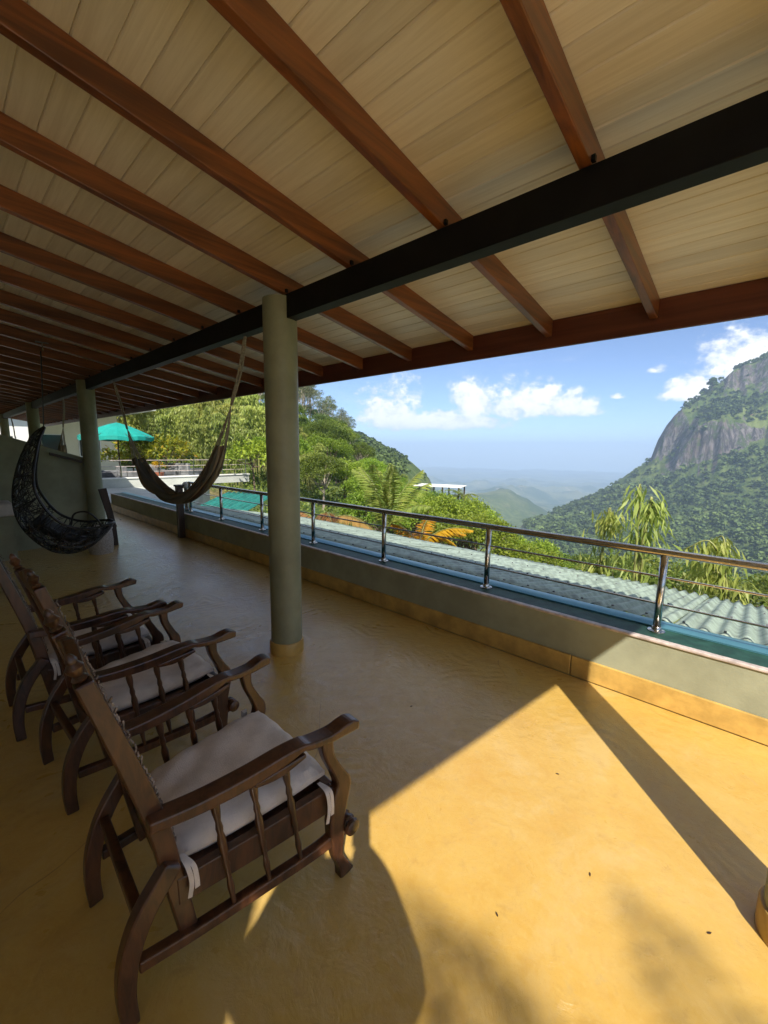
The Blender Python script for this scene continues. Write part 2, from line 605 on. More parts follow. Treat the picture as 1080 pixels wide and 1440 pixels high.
M_white = mat_plain('white_wall_paint', (0.72, 0.72, 0.68), 0.7, var=0.06, scale=0.8)
M_grey = mat_plain('grey_stone', (0.16, 0.165, 0.17), 0.7, var=0.25, scale=3)
M_concrete = mat_plain('pale_terrace_concrete', (0.46, 0.48, 0.44), 0.7, var=0.1, scale=1.2)
M_bounce_yard = mat_plain('pale_bounce_paving', (0.72, 0.67, 0.57), 0.75, var=0.1, scale=1.2)  # pale tone of the added ground, chosen for light bounce
M_glass = mat_plain('dark_window_glass', (0.03, 0.035, 0.04), 0.1, var=0.1)
M_umb = mat_plain('teal_umbrella_cloth', (0.0, 0.27, 0.225), 0.7, var=0.08, scale=3)
M_darkwood = mat_wood('dark_stained_post', (0.022, 0.012, 0.008), (0.06, 0.032, 0.020), (1, 1, 0.1), 0.45, 25)
M_wicker = mat_plain('black_brown_wicker', (0.022, 0.019, 0.018), 0.38, var=0.4, scale=40)
M_palewicker = mat_plain('pale_wicker', (0.42, 0.38, 0.33), 0.6, var=0.2, scale=60, bump=0.4, bscale=120)
M_darkcush = mat_plain('black_seat_cushion', (0.03, 0.03, 0.032), 0.8, var=0.3, scale=14)
M_rope = mat_plain('cotton_rope', (0.42, 0.37, 0.29), 0.85, var=0.2, scale=60)
M_terra = mat_plain('terracotta', (0.36, 0.12, 0.06), 0.7)
M_bark = mat_plain('tree_bark', (0.15, 0.11, 0.075), 0.9, var=0.3, scale=5, bump=0.4, bscale=12)
M_palebark = mat_plain('pale_bark', (0.34, 0.29, 0.22), 0.85, var=0.3, scale=3)
M_culm = mat_plain('bamboo_culm', (0.22, 0.23, 0.07), 0.5, var=0.25, scale=6)
M_skin = mat_plain('skin', (0.40, 0.22, 0.15), 0.5)
M_shirt = mat_plain('grey_shirt', (0.18, 0.19, 0.22), 0.85)
M_phone = mat_plain('black_phone', (0.01, 0.01, 0.011), 0.2)

L_bright = mat_leaf('bright_green_leaves', (0.11, 0.20, 0.018), (0.38, 0.50, 0.06))
L_mid = mat_leaf('mid_green_leaves', (0.075, 0.135, 0.022), (0.26, 0.35, 0.06))
L_dark = mat_leaf('deep_green_leaves', (0.050, 0.095, 0.025), (0.18, 0.25, 0.06))
L_euc = mat_leaf('eucalyptus_leaves', (0.11, 0.14, 0.07), (0.33, 0.36, 0.19))
L_bamboo = mat_leaf('bamboo_leaves', (0.22, 0.29, 0.05), (0.56, 0.60, 0.16), rand=0.15, trans=0.55)
L_croton = mat_leaf('croton_leaves', (0.10, 0.16, 0.015), (0.42, 0.36, 0.03), (0.45, 0.22, 0.03), rand=0.05)
L_palm = mat_leaf('palm_leaves', (0.08, 0.13, 0.025), (0.24, 0.28, 0.06), rand=0.05)
L_ypalm = mat_leaf('yellow_green_palm_leaves', (0.16, 0.24, 0.04), (0.42, 0.47, 0.11), rand=0.05)
L_redpalm = mat_leaf('reddish_palm_leaves', (0.30, 0.16, 0.05), (0.48, 0.28, 0.10), rand=0.05)
L_orange = mat_leaf('orange_palm_leaves', (0.42, 0.26, 0.02), (0.66, 0.36, 0.02), rand=0.05)
L_grass = mat_leaf('undergrowth_leaves', (0.08, 0.14, 0.02), (0.28, 0.32, 0.07))
L_forest = mat_leaf('far_forest_leaves', (0.036, 0.066, 0.020), (0.155, 0.21, 0.055), rand=0.0, trans=0.1, rough=0.8)

# ------------------------------------------------------------------ setting: verandah structure
X_END, X_FAR = 1.08, -21.3
mb = MB()
mb.span(X_FAR, 4.2, -1.60, 3.0, -0.20, 0.0)
mb.build('floor', M_floor, kind='structure')
MB().prism([(1.3, -1.603), (1.3, -14), (16, -14), (16, 3.0), (4.203, 3.0), (4.203, -1.603)], -0.5, -0.03).build('bounce_yard', M_bounce_yard, kind='structure')  # unseen pale ground, added to bounce sunlight under the roof

# parapet
Y_W = 3.02
pw = thing('parapet_wall', 'low sage green parapet wall with ochre skirting and dark green top along the verandah edge', 'wall', (-4, 3.2, 0))
def Pt(x, y, z): return (x + 4, y - 3.2, z)
X0p, X1p = -12.3, 4.2
MB().span(X0p + 4, X1p + 4, Y_W - 3.2, 0.22, -1.4, 0.412).build('wall_body', M_sage, pw)
# skirting in lengths with hair joints
x = X0p
while x < X1p - 0.05:
    x1 = min(x + 1.9, X1p)
    MB().span(x + 4 + 0.002, x1 + 4 - 0.002, -0.198, -0.1795, 0.001, 0.152).build('skirting', M_skirt, pw, bevel=0.006)
    x = x1
MB().span(X0p + 4, X1p + 4, -0.145, 0.06, 0.4125, 0.424).build('coping', M_cope, pw)
MB().span(X0p + 4, X1p + 4, -0.192, -0.147, 0.4125, 0.432).build('drip_edge', M_lip, pw, bevel=0.006)
mb = MB()
prof = [(0.062, 0.4125), (0.062, 0.434), (0.10, 0.446), (0.15, 0.447), (0.20, 0.436), (0.245, 0.412), (0.262, 0.385), (0.258, 0.37), (0.226, 0.37), (0.226, 0.4125)]
mb.prism(prof, X0p + 4, X1p + 4, lambda u, v_, w: (w, u, v_))
mb.build('flashing', M_flash, pw, smooth=True)

# columns
def column(x, label):
    t = thing('column', label, 'column', (x, 1.80, 0), 0, 'round verandah columns')
    MB().lathe([(0.121, 0.0), (0.121, 2.655)], n=40).build('shaft', M_column, t, smooth=True)
    MB().lathe([(0.134, 0.0), (0.134, 0.088), (0.129, 0.097), (0.122, 0.099)], n=40).build('plinth', M_skirt, t, smooth=True)
    return t
column(0.27, 'round sage column at the sunlit end of the verandah, casting the long floor shadow')
column(-2.70, 'large round sage column standing in the middle beside the rocking armchairs')
column(-8.26, 'round column at the end of the sloping partition wall behind the hanging egg chair')
column(-13.5, 'round column beyond the partition, with hammock ropes tied beside it')
column(-19.4, 'farthest round column, at the far end of the verandah by the cream house')

# roof
SL = 0.16256
def zb(y): return 2.672 - SL * (y - 1.777)            # underside of rafters
TH = math.atan(SL)
RX = Matrix.Rotation(-TH, 3, 'X')
roof = thing('verandah_roof', 'sloping verandah roof of pale boards on red brown rafters and a black beam', 'roof', (0, 1.8, 2.6))
def Rl(x, y, z): return Vector((x, y - 1.8, z - 2.6))
Y_B = -1.68
# rafters
raf_me = None
for k in range(-31, 3):
    x0 = -0.655 + 0.66 * k
    if x0 > X_END - 0.03: continue
    if raf_me is None:
        y0, y1 = Y_B, 3.172
        z0, z1 = zb(y0) - zb(1.8), zb(y1) - zb(1.8)
        m_ = MB()
        m_.add([(0, y0 - 1.8, z0), (0.046, y0 - 1.8, z0), (0.046, y0 - 1.8, z0 + .118), (0, y0 - 1.8, z0 + .118),
                (0, y1 - 1.8, z1), (0.046, y1 - 1.8, z1), (0.046, y1 - 1.8, z1 + .118), (0, y1 - 1.8, z1 + .118)],
               [(0, 1, 2, 3), (7, 6, 5, 4), (0, 4, 5, 1), (1, 5, 6, 2), (2, 6, 7, 3), (3, 7, 4, 0)])
        raf_me = m_.mesh('rafter', M_rafter)
        cl_me = MB().span(0, 0.014, 0.022, 0.04, 0, 0.022).mesh('rafter_cleat', M_beam)
    o = link('rafter', raf_me, roof, (x0, 0, zb(1.8) - 2.6))
    bv = o.modifiers.new('bevel', 'BEVEL'); bv.width = 0.004; bv.segments = 2
    o2 = link('cleat', cl_me, o, (0.047, -0.052, zb(1.76) - zb(1.8)))
# ceiling boards: lengths along x meeting over rafters
cuts = [X_END] + [-0.655 + 0.66 * k + 0.023 for k in range(1, -32, -1)]
y = 0.027 + 0.11 * 28
bw = 0.11
row = 0
pr = [(0.0, 0.014), (0.0, 0.005), (0.0045, 0.0), (bw - 0.0060, 0.0), (bw - 0.0015, 0.005), (bw - 0.0015, 0.014)]
y_start = y
while y > Y_B:
    off = [6, 3, 7, 4, 5][row % 5]
    idx = [0]
    j = off
    while j < len(cuts) - 3:
        idx.append(j)
        j += 8
    idx.append(len(cuts) - 1)
    for a, b in zip(idx[:-1], idx[1:]):
        xa, xb = cuts[b] + 0.001, cuts[a] - 0.001
        m_ = MB()
        def fb(u, v_, w, xa=xa, yy=y):
            return (w, u, v_ - SL * u)
        m_.prism(pr, 0, xb - xa, fb)
        m_.build('ceiling_board', M_board, roof, loc=(xa, y - 1.8, zb(y) + 0.119 - 2.6))
    y -= bw
    row += 1
# weather covering above
m_ = MB()
def slope_slab(m_, x0, x1, y0, y1, dz0, dz1):
    vs = [Rl(x, yy, zb(yy) + d) for d in (dz0, dz1) for (x, yy) in ((x0, y0), (x1, y0), (x1, y1), (x0, y1))]
    m_.add(vs, [(3, 2, 1, 0), (4, 5, 6, 7), (0, 1, 5, 4), (1, 2, 6, 5), (2, 3, 7, 6), (3, 0, 4, 7)])
slope_slab(m_, X_FAR, X_END + 0.02, Y_B, 3.20, 0.1345, 0.19)
m_.build('roof_covering', M_roofsheet, roof)
# fascia and beam
MB().span(X_FAR, X_END, 3.1745 - 1.8, 3.205 - 1.8, 2.368 - 2.6, 2.56 - 2.6).build('fascia_board', M_fascia, roof, bevel=0.003)
m_ = MB()
slope_slab(m_, X_END + 0.001, X_END + 0.03, Y_B, 3.205, -0.02, 0.134)
m_.build('barge_board', M_fascia, roof)
MB().span(X_FAR, X_END, 1.777 - 1.8, 1.864 - 1.8, 2.509 - 2.6, 2.6675 - 2.6).build('beam', M_beam, roof, bevel=0.003)
br = thing('ceiling_hook', 'grey metal hook plate on the dark rafter above the hanging egg chair', 'hook', (-6.36, 1.0, zb(1.0)))
MB().span(-0.02, 0.02, -0.06, 0.06, -0.010, -0.002).build('plate', M_grey, br)
MB().tube([(0, 0, -0.008), (0, 0.0, -0.05), (0.02, 0, -0.07), (0, 0, -0.09), (-0.02, 0, -0.075)], 0.006, 6).build('hook', M_steel, br)

# house wall along the back and far end
hw = MB()
hw.span(X_FAR, X_END, -1.85, -1.60, -0.2, 3.33)
tag(hw.build('house_wall', M_housewall), 'plain house wall along the shaded back of the verandah', 'wall')
# sloping partition by the second column
pt = thing('partition_wall', 'dark sage partition wall with sloping top behind the hanging egg chair', 'wall', (-8.40, 0, 0))
mb = MB()
mb.prism([(1.70, 0), (1.70, 1.425), (0.71, 1.765), (-0.6, 2.21), (-1.598, 2.21), (-1.598, 0)], -0.07, 0.07, lambda u, v_, w: (w, u, v_))
mb.build('wall_body', M_sage, pt)
mb = MB()
mb.prism([(1.66, 1.335), (1.66, 1.375), (1.26, 1.505), (1.26, 1.465)], 0.071, 0.16, lambda u, v_, w: (w, u, v_))
mb.build('slot_board', M_darkwood, pt)  # dark board set proud, added in place of a dark recessed slot
bn = thing('built_in_bench', 'pale topped built-in bench against the partition wall at the left edge', 'bench', (-8.0, -0.4, 0))
MB().span(-0.32, 0.28, -1.2, 1.1, 0, 0.62).build('bench_base', M_sage, bn)
MB().span(-0.30, 0.30, -1.2, 1.12, 0.622, 0.80).build('cushion', M_cushion, bn, bevel=0.03)

# railing
rl = thing('railing', 'stainless steel railing with two thin rods along the parapet top', 'railing', (-2, 3.20, 0.425))
RXs, RXe = -7.9, 4.0
MB().tube([(RXs + 2, 0, 0.54), (RXe + 2, 0, 0.54)], 0.0255, 16).build('handrail', M_steel, rl, smooth=True)
for z_ in (0.375, 0.19):
    MB().tube([(RXs + 2, 0, z_), (RXe + 2, 0, z_)], 0.0075, 8).build('rod', M_steel, rl, smooth=True)
post_me = MB().tube([(0, 0, 0.01), (0, 0, 0.53)], 0.0235, 14).mesh('post', M_steel, True)
fl_me = MB().lathe([(0.052, 0), (0.052, 0.006), (0.047, 0.010), (0.030, 0.012), (0.028, 0.03), (0.025, 0.034)], n=20).mesh('flange', M_steel, True)
for xx in (3.28, 2.04, 0.80, -0.435, -1.71, -2.94, -4.16, -5.37, -6.64, -7.86):
    o = link('post', post_me, rl, (xx + 2, 0, 0))
    o2 = link('flange', fl_me, o, (0, 0, 0.0))
    autosmooth(o2)

# ------------------------------------------------------------------ rocking armchairs
def make_chair(label):
    t = thing('wooden_armchair', label, 'armchair', (0, 0, 0), 0, 'carved wooden armchairs along the back of the verandah')
    def xs(s_): return 0.222 + 0.088 * max(min(s_, 0.75), -0.1) / 0.7
    for sd in (-1, 1):
        def f(off):
            return lambda s_, z_, w: (sd * (xs(s_) + off + w), s_, z_)
        # back post
        MB().stroke([(0.168, 0.150), (0.135, 0.36), (0.105, 0.55), (0.045, 0.78), (-0.028, 1.03)], [0.050, 0.054, 0.054, 0.050, 0.042], f(-0.024), -0.020, 0.020).build('back_post', M_chair, t, bevel=0.006)
        # finial
        fn = MB()
        fn.lathe([(0.012, 0), (0.019, 0.009), (0.011, 0.018), (0.019, 0.032), (0.021, 0.042), (0.012, 0.055), (0.014, 0.063), (0.009, 0.073), (0.003, 0.080)], n=12,
                 mat=Matrix.Rotation(R_(15), 3, 'X'), c=(sd * (xs(-0.03) - 0.024), -0.030, 1.032))
        fn.build('finial', M_chair, t, smooth=True)
        # rear leg (sabre)
        MB().stroke([(0.000, 0.0), (-0.004, 0.10), (0.010, 0.21), (0.052, 0.32), (0.130, 0.43)], [0.044, 0.047, 0.051, 0.053, 0.050], f(0.0), -0.019, 0.021).build('rear_leg', M_chair, t, bevel=0.006)
        # front leg (cabriole)
        MB().stroke([(0.622, 0.602), (0.632, 0.53), (0.668, 0.45), (0.690, 0.395), (0.676, 0.33), (0.662, 0.25), (0.664, 0.17), (0.668, 0.10), (0.690, 0.045), (0.705, 0.0)],
                    [0.052, 0.040, 0.045, 0.060, 0.066, 0.064, 0.056, 0.038, 0.042, 0.064], f(0.0), -0.021, 0.021).build('front_leg', M_chair, t, bevel=0.008)
        # low side rail and scroll
        MB().stroke([(0.03, 0.166), (0.2, 0.160), (0.42, 0.163), (0.60, 0.170), (0.70, 0.196)], [0.036, 0.036, 0.038, 0.042, 0.048], f(0.0), -0.017, 0.017).build('side_stretcher', M_chair, t, bevel=0.005)
        sc_ = MB()
        for i, (rr, ww) in enumerate(((0.030, 0.0), (0.033, 0.012), (0.027, 0.022), (0.033, 0.034), (0.028, 0.046))):
            pass
        sc_.lathe([(0.018, -0.040), (0.029, -0.034), (0.031, -0.022), (0.025, -0.014), (0.031, -0.006), (0.031, 0.006), (0.025, 0.014), (0.031, 0.022), (0.029, 0.034), (0.018, 0.040)],
                  n=14, mat=Matrix.Rotation(R_(90), 3, 'Y'), c=(sd * (xs(0.715) + 0.004), 0.716, 0.205))
        sc_.build('scroll', M_chair, t, smooth=True)
        # side seat rail
        MB().stroke([(0.14, 0.315), (0.40, 0.32), (0.665, 0.335)], [0.088, 0.092, 0.096], f(-0.018), -0.016, 0.016).build('seat_rail', M_chair, t, bevel=0.004)
        # armrest: body with a step and a scrolled tip
        MB().stroke([(0.075, 0.590), (0.20, 0.582), (0.34, 0.588), (0.46, 0.606), (0.525, 0.617), (0.56, 0.610), (0.64, 0.606), (0.71, 0.616), (0.745, 0.612)],
                    [0.034, 0.039, 0.044, 0.040, 0.024, 0.026, 0.030, 0.042, 0.032], f(0.002), -0.031, 0.031).build('armrest', M_chair, t, bevel=0.009)
        MB().stroke([(0.36, 0.566), (0.44, 0.567), (0.535, 0.588)], [0.018, 0.030, 0.016], f(0.002), -0.030, 0.030).build('arm_bracket', M_chair, t, bevel=0.006)
        # spindles
        for (s0, s1) in ((0.247, 0.292), (0.362, 0.408), (0.470, 0.522)):
            a = Vector((sd * (xs(s0) + 0.004), s0, 0.572))
            b = Vector((sd * (xs(s1) + 0.006), s1, 0.176))
            d = (a - b)
            L_ = d.length
            q = Vector((0, 0, 1)).rotation_difference(d.normalized()).to_matrix()
            pf = [(0.0085, 0), (0.010, 0.04), (0.014, 0.075), (0.010, 0.11), (0.0085, 0.14), (0.013, 0.17), (0.0105, 0.20), (0.0155, 0.245), (0.0165, 0.275), (0.011, 0.305), (0.014, 0.325), (0.010, 0.35), (0.0155, 0.385), (0.017, 0.41), (0.0115, 0.445)]
            k = L_ / 0.445
            MB().lathe([(r_ * 0.82, z_ * k) for r_, z_ in pf], c=b, n=10, mat=q).build('spindle', M_chair, t, smooth=True)
    # cross members
    def bar(name, s_, z_, wd, ht, ext=0.0, bevel=0.005):
        h = xs(s_) + ext
        MB().span(-h, h, s_ - wd / 2, s_ + wd / 2, z_ - ht / 2, z_ + ht / 2).build(name, M_chair, t, bevel=bevel)
    bar('rear_stretcher', 0.045, 0.300, 0.030, 0.034, -0.012)
    bar('front_seat_rail', 0.655, 0.335, 0.036, 0.095, -0.024)
    bar('rear_seat_rail', 0.150, 0.315, 0.030, 0.080, -0.030)
    MB().span(-0.23, 0.23, 0.17, 0.635, 0.335, 0.350).build('seat_board', M_chair, t)
    # back panel, crest
    def bp_(z_): return np.interp(z_, [0.40, 0.55, 0.78, 1.03], [0.128, 0.105, 0.045, -0.028])
    mb = MB()
    N, K = 12, 8
    grid = []
    for i in range(N + 1):
        z_ = 0.44 + (0.955 - 0.44) * i / N
        for j in range(K + 1):
            u = -1 + 2 * j / K
            grid.append((u * 0.182, bp_(z_) - 0.004 + 0.020 * u * u, z_))
    n1 = len(grid)
    back = [(a, b - 0.014, c) for a, b, c in grid]
    fs = []
    for i in range(N):
        for j in range(K):
            q = i * (K + 1) + j
            fs.append((q, q + 1, q + K + 2, q + K + 1))
            fs.append((n1 + q + K + 1, n1 + q + K + 2, n1 + q + 1, n1 + q))
    for j in range(K):
        fs.append((j, n1 + j, n1 + j + 1, j + 1)); q = N * (K + 1) + j
        fs.append((q, q + 1, n1 + q + 1, n1 + q))
    for i in range(N):
        q = i * (K + 1)
        fs.append((q, q + K + 1, n1 + q + K + 1, n1 + q)); q += K
        fs.append((q, n1 + q, n1 + q + K + 1, q + K + 1))
    mb.add(grid + back, fs)
    mb.build('back_panel', M_backpad, t, smooth=True)
    # leather edging with tacks along both posts
    for sd in (-1, 1):
        mb = MB()
        rr = random.Random(5 + sd)
        for i in range(34):
            z_ = 0.46 + 0.5 * i / 33
            mb.box((sd * (0.199 + rr.uniform(-.004, .004)), bp_(z_) + 0.031 + rr.uniform(-.002, .004), z_), (0.007, 0.004, 0.011 + rr.uniform(-.004, .008)),
                   Matrix.Rotation(rr.uniform(-.5, .5), 3, 'X') @ Matrix.Rotation(rr.uniform(-.4, .4), 3, 'Y'))
        mb.build('frayed_edging', M_fray, t)
    mb = MB()
    cr = [(-0.19, 0.945), (0.19, 0.945), (0.19, 1.01), (0.15, 1.030), (0.11, 1.036), (0.075, 1.050), (0.03, 1.066), (0, 1.070), (-0.03, 1.066), (-0.075, 1.050), (-0.11, 1.036), (-0.15, 1.030), (-0.19, 1.01)]
    mb.prism(cr, -0.016, 0.016, lambda u, v_, w: (u, bp_(v_) + w + 0.002, v_))
    cr_o = mb.build('crest_rail', M_chair, t, bevel=0.006)
    # cushion
    mb = MB()
    NU, NV = 22, 22
    vs = []
    for side in (1, -1):
        for i in range(NU + 1):
            u = -1 + 2 * i / NU
            for j in range(NV + 1):
                w = -1 + 2 * j / NV
                s_ = 0.405 + 0.265 * w
                hw_ = (0.205 + 0.060 * (w + 1) / 2)
                rr = (abs(u) ** 7 + abs(w) ** 7)
                infl = max(0.0, 1 - min(1, rr)) ** 0.42
                crease = 0.004 * math.sin(9 * u + 3 * w) * math.sin(5 * w + 1) + 0.003 * math.sin(17 * u * w + 2)
                z_ = 0.398 + 0.012 * w + side * (0.008 + 0.036 * infl) + (crease if side > 0 else 0)
                corner = 1 - 0.05 * (u * u * w * w)
                vs.append((u * hw_ * corner, s_ - 0.012 * w * u * u, z_))
    n1 = (NU + 1) * (NV + 1)
    fs = []
    for i in range(NU):
        for j in range(NV):
            q = i * (NV + 1) + j
            fs.append((q, q + NV + 1, q + NV + 2, q + 1))
            fs.append((n1 + q + 1, n1 + q + NV + 2, n1 + q + NV + 1, n1 + q))
    rim = [i * (NV + 1) for i in range(NU + 1)] + [NU * (NV + 1) + j for j in range(1, NV + 1)] + [i * (NV + 1) + NV for i in range(NU - 1, -1, -1)] + [j for j in range(NV - 1, 0, -1)]
    for a, b in zip(rim, rim[1:] + rim[:1]):
        fs.append((a, b, n1 + b, n1 + a))
    mb.add(vs, fs)
    cu = mb.build('seat_cushion', M_cushion, t, smooth=True)
    # ties
    for (sx, s_, ln) in ((1, 0.615, 0.125), (-1, 0.615, 0.10), (1, 0.165, 0.10), (-1, 0.165, 0.10)):
        mb = MB()
        hx = sx * (0.212 + 0.10 * (s_ / 0.7))
        for dy, l2, tw in ((0.0, ln, 0.2), (0.014, ln * 0.82, -0.5)):
            pts = [(hx - sx * 0.02, s_ - 0.005, 0.415), (hx + sx * 0.022, s_ + dy, 0.40), (hx + sx * 0.028, s_ + dy + 0.006, 0.40 - l2 * 0.5), (hx + sx * 0.024, s_ + dy * 1.6, 0.40 - l2)]
            C = crom(pts, 5)
            vs, fs = [], []
            for i, c in enumerate(C):
                a_ = tw + 0.5 * i / len(C)
                d = np.array([math.sin(a_) * 0.4, math.cos(a_), 0]) * 0.007
                vs += [c + d, c - d, c - d + np.array([sx * .002, 0, 0]), c + d + np.array([sx * .002, 0, 0])]
            for i in range(len(C) - 1):
                for k in range(4):
                    fs.append((4 * i + k, 4 * i + (k + 1) % 4, 4 * i + 4 + (k + 1) % 4, 4 * i + 4 + k))
            fs += [(3, 2, 1, 0), (4 * len(C) - 4, 4 * len(C) - 3, 4 * len(C) - 2, 4 * len(C) - 1)]
            mb.add(vs, fs)
        mb.build('cushion_tie', M_cushion, cu, smooth=True)
    return t

ch = make_chair('nearest dark wooden armchair, whole in view, with a pale cushion half in the sun')
ch.location = (-1.372, 0.233, 0); ch.rotation_euler.z = R_(-2.5)
c2_ = copy_tree(ch)
c2_.location = (-2.325, 0.262, 0); c2_.rotation_euler.z = R_(2.2)
c2_['label'] = 'middle dark wooden armchair between the two others, its pale cushion fully in shade'
c3_ = copy_tree(ch)
c3_.location = (-3.085, 0.190, 0); c3_.rotation_euler.z = R_(-1.5)
c3_['label'] = 'farthest dark wooden armchair of the row, next to the hanging egg chair'
#@@PART2
for (x, y, a, lb) in ((-0.62, 1.98, 0.4, 'dry leaf on the sunlit floor nearest the shadow edge'), (-0.33, 1.55, 1.9, 'dry leaf in the middle of the sunlit floor'), (-0.52, 1.18, 2.6, 'dry leaf on the sunlit floor near the rounded shadow'),
                     (0.02, 1.62, 0.9, 'dry leaf on the lit floor close to the right column shadow'), (-1.5, 1.9, 1.2, 'dry leaf on the shaded floor near the large column')):
    lf = MB()
    lf.prism([(0.0, 0.0), (0.005, 0.003), (0.012, 0.0025), (0.017, 0.0), (0.011, -0.003), (0.004, -0.0025)], 0.001, 0.0035)
    o = lf.build('dry_leaf', M_darkwood)
    o.location = (x, y, 0); o.rotation_euler.z = a
    tag(o, lb, 'leaf')
# ------------------------------------------------------------------ hammocks
def mat_hammock():
    m, n, b = new_mat('striped_hammock_cloth')
    uv = n.node('ShaderNodeTexCoord').outputs['UV']
    sp_ = n.node('ShaderNodeSeparateXYZ')
    n.l.new(uv, sp_.inputs[0])
    cr = n.node('ShaderNodeValToRGB')
    n.l.new(sp_.outputs[1], cr.inputs[0])
    cr.color_ramp.interpolation = 'CONSTANT'
    el = cr.color_ramp.elements
    el[0].position, el[0].color = 0.0, (0.15, 0.14, 0.12, 1)
    el[1].position, el[1].color = 0.10, (0.25, 0.19, 0.12, 1)
    for p_, c_ in ((0.16, (0.17, 0.155, 0.125)), (0.27, (0.22, 0.19, 0.16)), (0.32, (0.13, 0.12, 0.10)), (0.42, (0.40, 0.32, 0.21)), (0.47, (0.20, 0.12, 0.07)),
                   (0.52, (0.17, 0.155, 0.125)), (0.62, (0.34, 0.26, 0.16)), (0.72, (0.40, 0.31, 0.19)), (0.80, (0.17, 0.155, 0.125)), (0.90, (0.23, 0.17, 0.10))):
        e = el.new(p_)
        e.color = (*c_, 1)
    t = n.node('ShaderNodeTexCoord').outputs['Object']
    c = n.mix(n.math('MULTIPLY', n.noise(t, 40, 4), 0.35), cr.outputs[0], (0.15, 0.135, 0.11))
    n.put(b.inputs['Base Color'], c)
    b.inputs['Roughness'].default_value = 0.9
    b.inputs['Specular IOR Level'].default_value = 0.2
    bp = n.node('ShaderNodeBump')
    bp.inputs['Strength'].default_value = 0.4
    bp.inputs['Distance'].default_value = 0.004
    n.l.new(n.noise(t, 200, 3), bp.inputs['Height'])
    n.l.new(bp.outputs[0], b.inputs['Normal'])
    return m
M_hammock = mat_hammock()
HC = [(-3.25, 2.507), (-3.35, 2.29), (-3.49, 2.04), (-3.62, 1.80), (-3.78, 1.58), (-4.02, 1.34), (-4.30, 1.17), (-4.62, 1.06), (-5.05, 1.04), (-5.52, 1.15), (-5.93, 1.36), (-6.22, 1.58), (-6.42, 1.85), (-6.63, 2.17), (-6.85, 2.507)]
def make_hammock(label):
    t = thing('hammock', label, 'hammock', (-5.05, 1.83, 1.0), 0, 'striped cloth hammocks hung from the black beam')
    L = lambda x, z, dy=0.0: (x + 5.05, dy, z - 1.0)
    C = crom([(a, b) for a, b in HC], 8)
    i0, i1 = 4 * 8 - 2, 11 * 8 - 4                     # cloth part of the curve
    S = C[i0:i1 + 1]
    n = len(S)
    K = 44
    vs, uv = [], []
    for i, (x, z) in enumerate(S):
        q = i / (n - 1)
        e = min(q, 1 - q)
        w = 0.046 + 0.048 * min(1, e / 0.30) ** 0.7
        dp = 0.030 + 0.044 * math.sin(math.pi * min(1, max(0, q))) ** 0.6
        a, b = S[max(i - 1, 0)], S[min(i + 1, n - 1)]
        tx, tz = (b - a) / np.linalg.norm(b - a)
        nx, nz = -tz, tx
        if nz < 0: nx, nz = -nx, -nz
        for j in range(K + 1):
            v_ = -1 + 2 * j / K
            fold = 0.020 * math.sin(11 * v_ + 2.4 * math.sin(4 * q)) + 0.011 * math.sin(27 * v_ + 5 * q)
            yy = w * math.sin(v_ * 1.9) / math.sin(1.9) if abs(v_) < .83 else w * (math.sin(.83 * 1.9 * (1 if v_ > 0 else -1)) / math.sin(1.9) + (v_ - (.83 if v_ > 0 else -.83)) * -1.2)
            hgt_ = dp * (abs(v_) ** 1.7) - dp * 0.45 + fold * (0.4 + e * 2) + 0.03 * (v_ > 0.9) * math.sin(q * 30)
            sag = -0.02 * math.sin(q * 9)
            p = (x + nx * hgt_, yy + fold * 0.7 + 0.012 * math.sin(q * 20 + v_ * 7), z + nz * hgt_ + sag * abs(v_))
            vs.append(L(p[0], p[2], p[1]))
            uv.append((q, j / K))
    F = []
    for i in range(n - 1):
        for j in range(K):
            a = i * (K + 1) + j
            F.append((a, a + 1, a + K + 2, a + K + 1))
    me = np_mesh('cloth', np.array(vs), np.array(F), M_hammock, smooth=True, uv=np.array(uv))
    o = link('cloth', me, t)
    so = o.modifiers.new('thickness', 'SOLIDIFY'); so.thickness = 0.004
    for end in (0, 1):
        k0, k1 = (0, i0) if end == 0 else (len(C) - 1, i1)
        step = 1 if end == 0 else -1
        g = 18 if end == 0 else len(C) - 1 - 16        # where the cords gather
        pts = [L(*C[k]) for k in range(k0, g + step, step * 2)]
        MB().tube(pts, [0.011 + 0.003 * math.sin(k) for k in range(len(pts))], 7).build('rope', M_rope, t, smooth=True)
        pts2 = [(p[0] + 0.012, p[1] + 0.018 * math.sin(math.pi * min(1, i / (len(pts) - 1))), p[2]) for i, p in enumerate(pts)]
        MB().tube(pts2, 0.008, 6).build('rope', M_rope, t, smooth=True)
        mb = MB()
        row = 0 if end == 0 else n - 1
        a = Vector(L(*C[g]))
        for j in range(0, K + 1, 2):
            b = Vector(vs[row * (K + 1) + j])
            mid = (a + b) / 2 + Vector((0, 0.006 * math.sin(j * 2.1), -0.012 + 0.01 * math.sin(j * 1.3)))
            mb.tube([tuple(a), tuple(mid), tuple(b)], 0.0032, 4)
        mb.build('cords', M_rope, t)
    return t
h1 = make_hammock('striped dark and beige hammock hanging from the beam, in front of the green hillside')
h2 = copy_tree(h1)
h2.location = (-11.9, 1.83, 1.0)
h2['label'] = 'hammock behind the partition wall, of which only a pale rope shows beside the egg chair'
h3 = copy_tree(h1)
h3.location = (-16.0, 1.83, 1.0)
h3['label'] = 'farthest hammock, its dark rope seen between the two last columns'

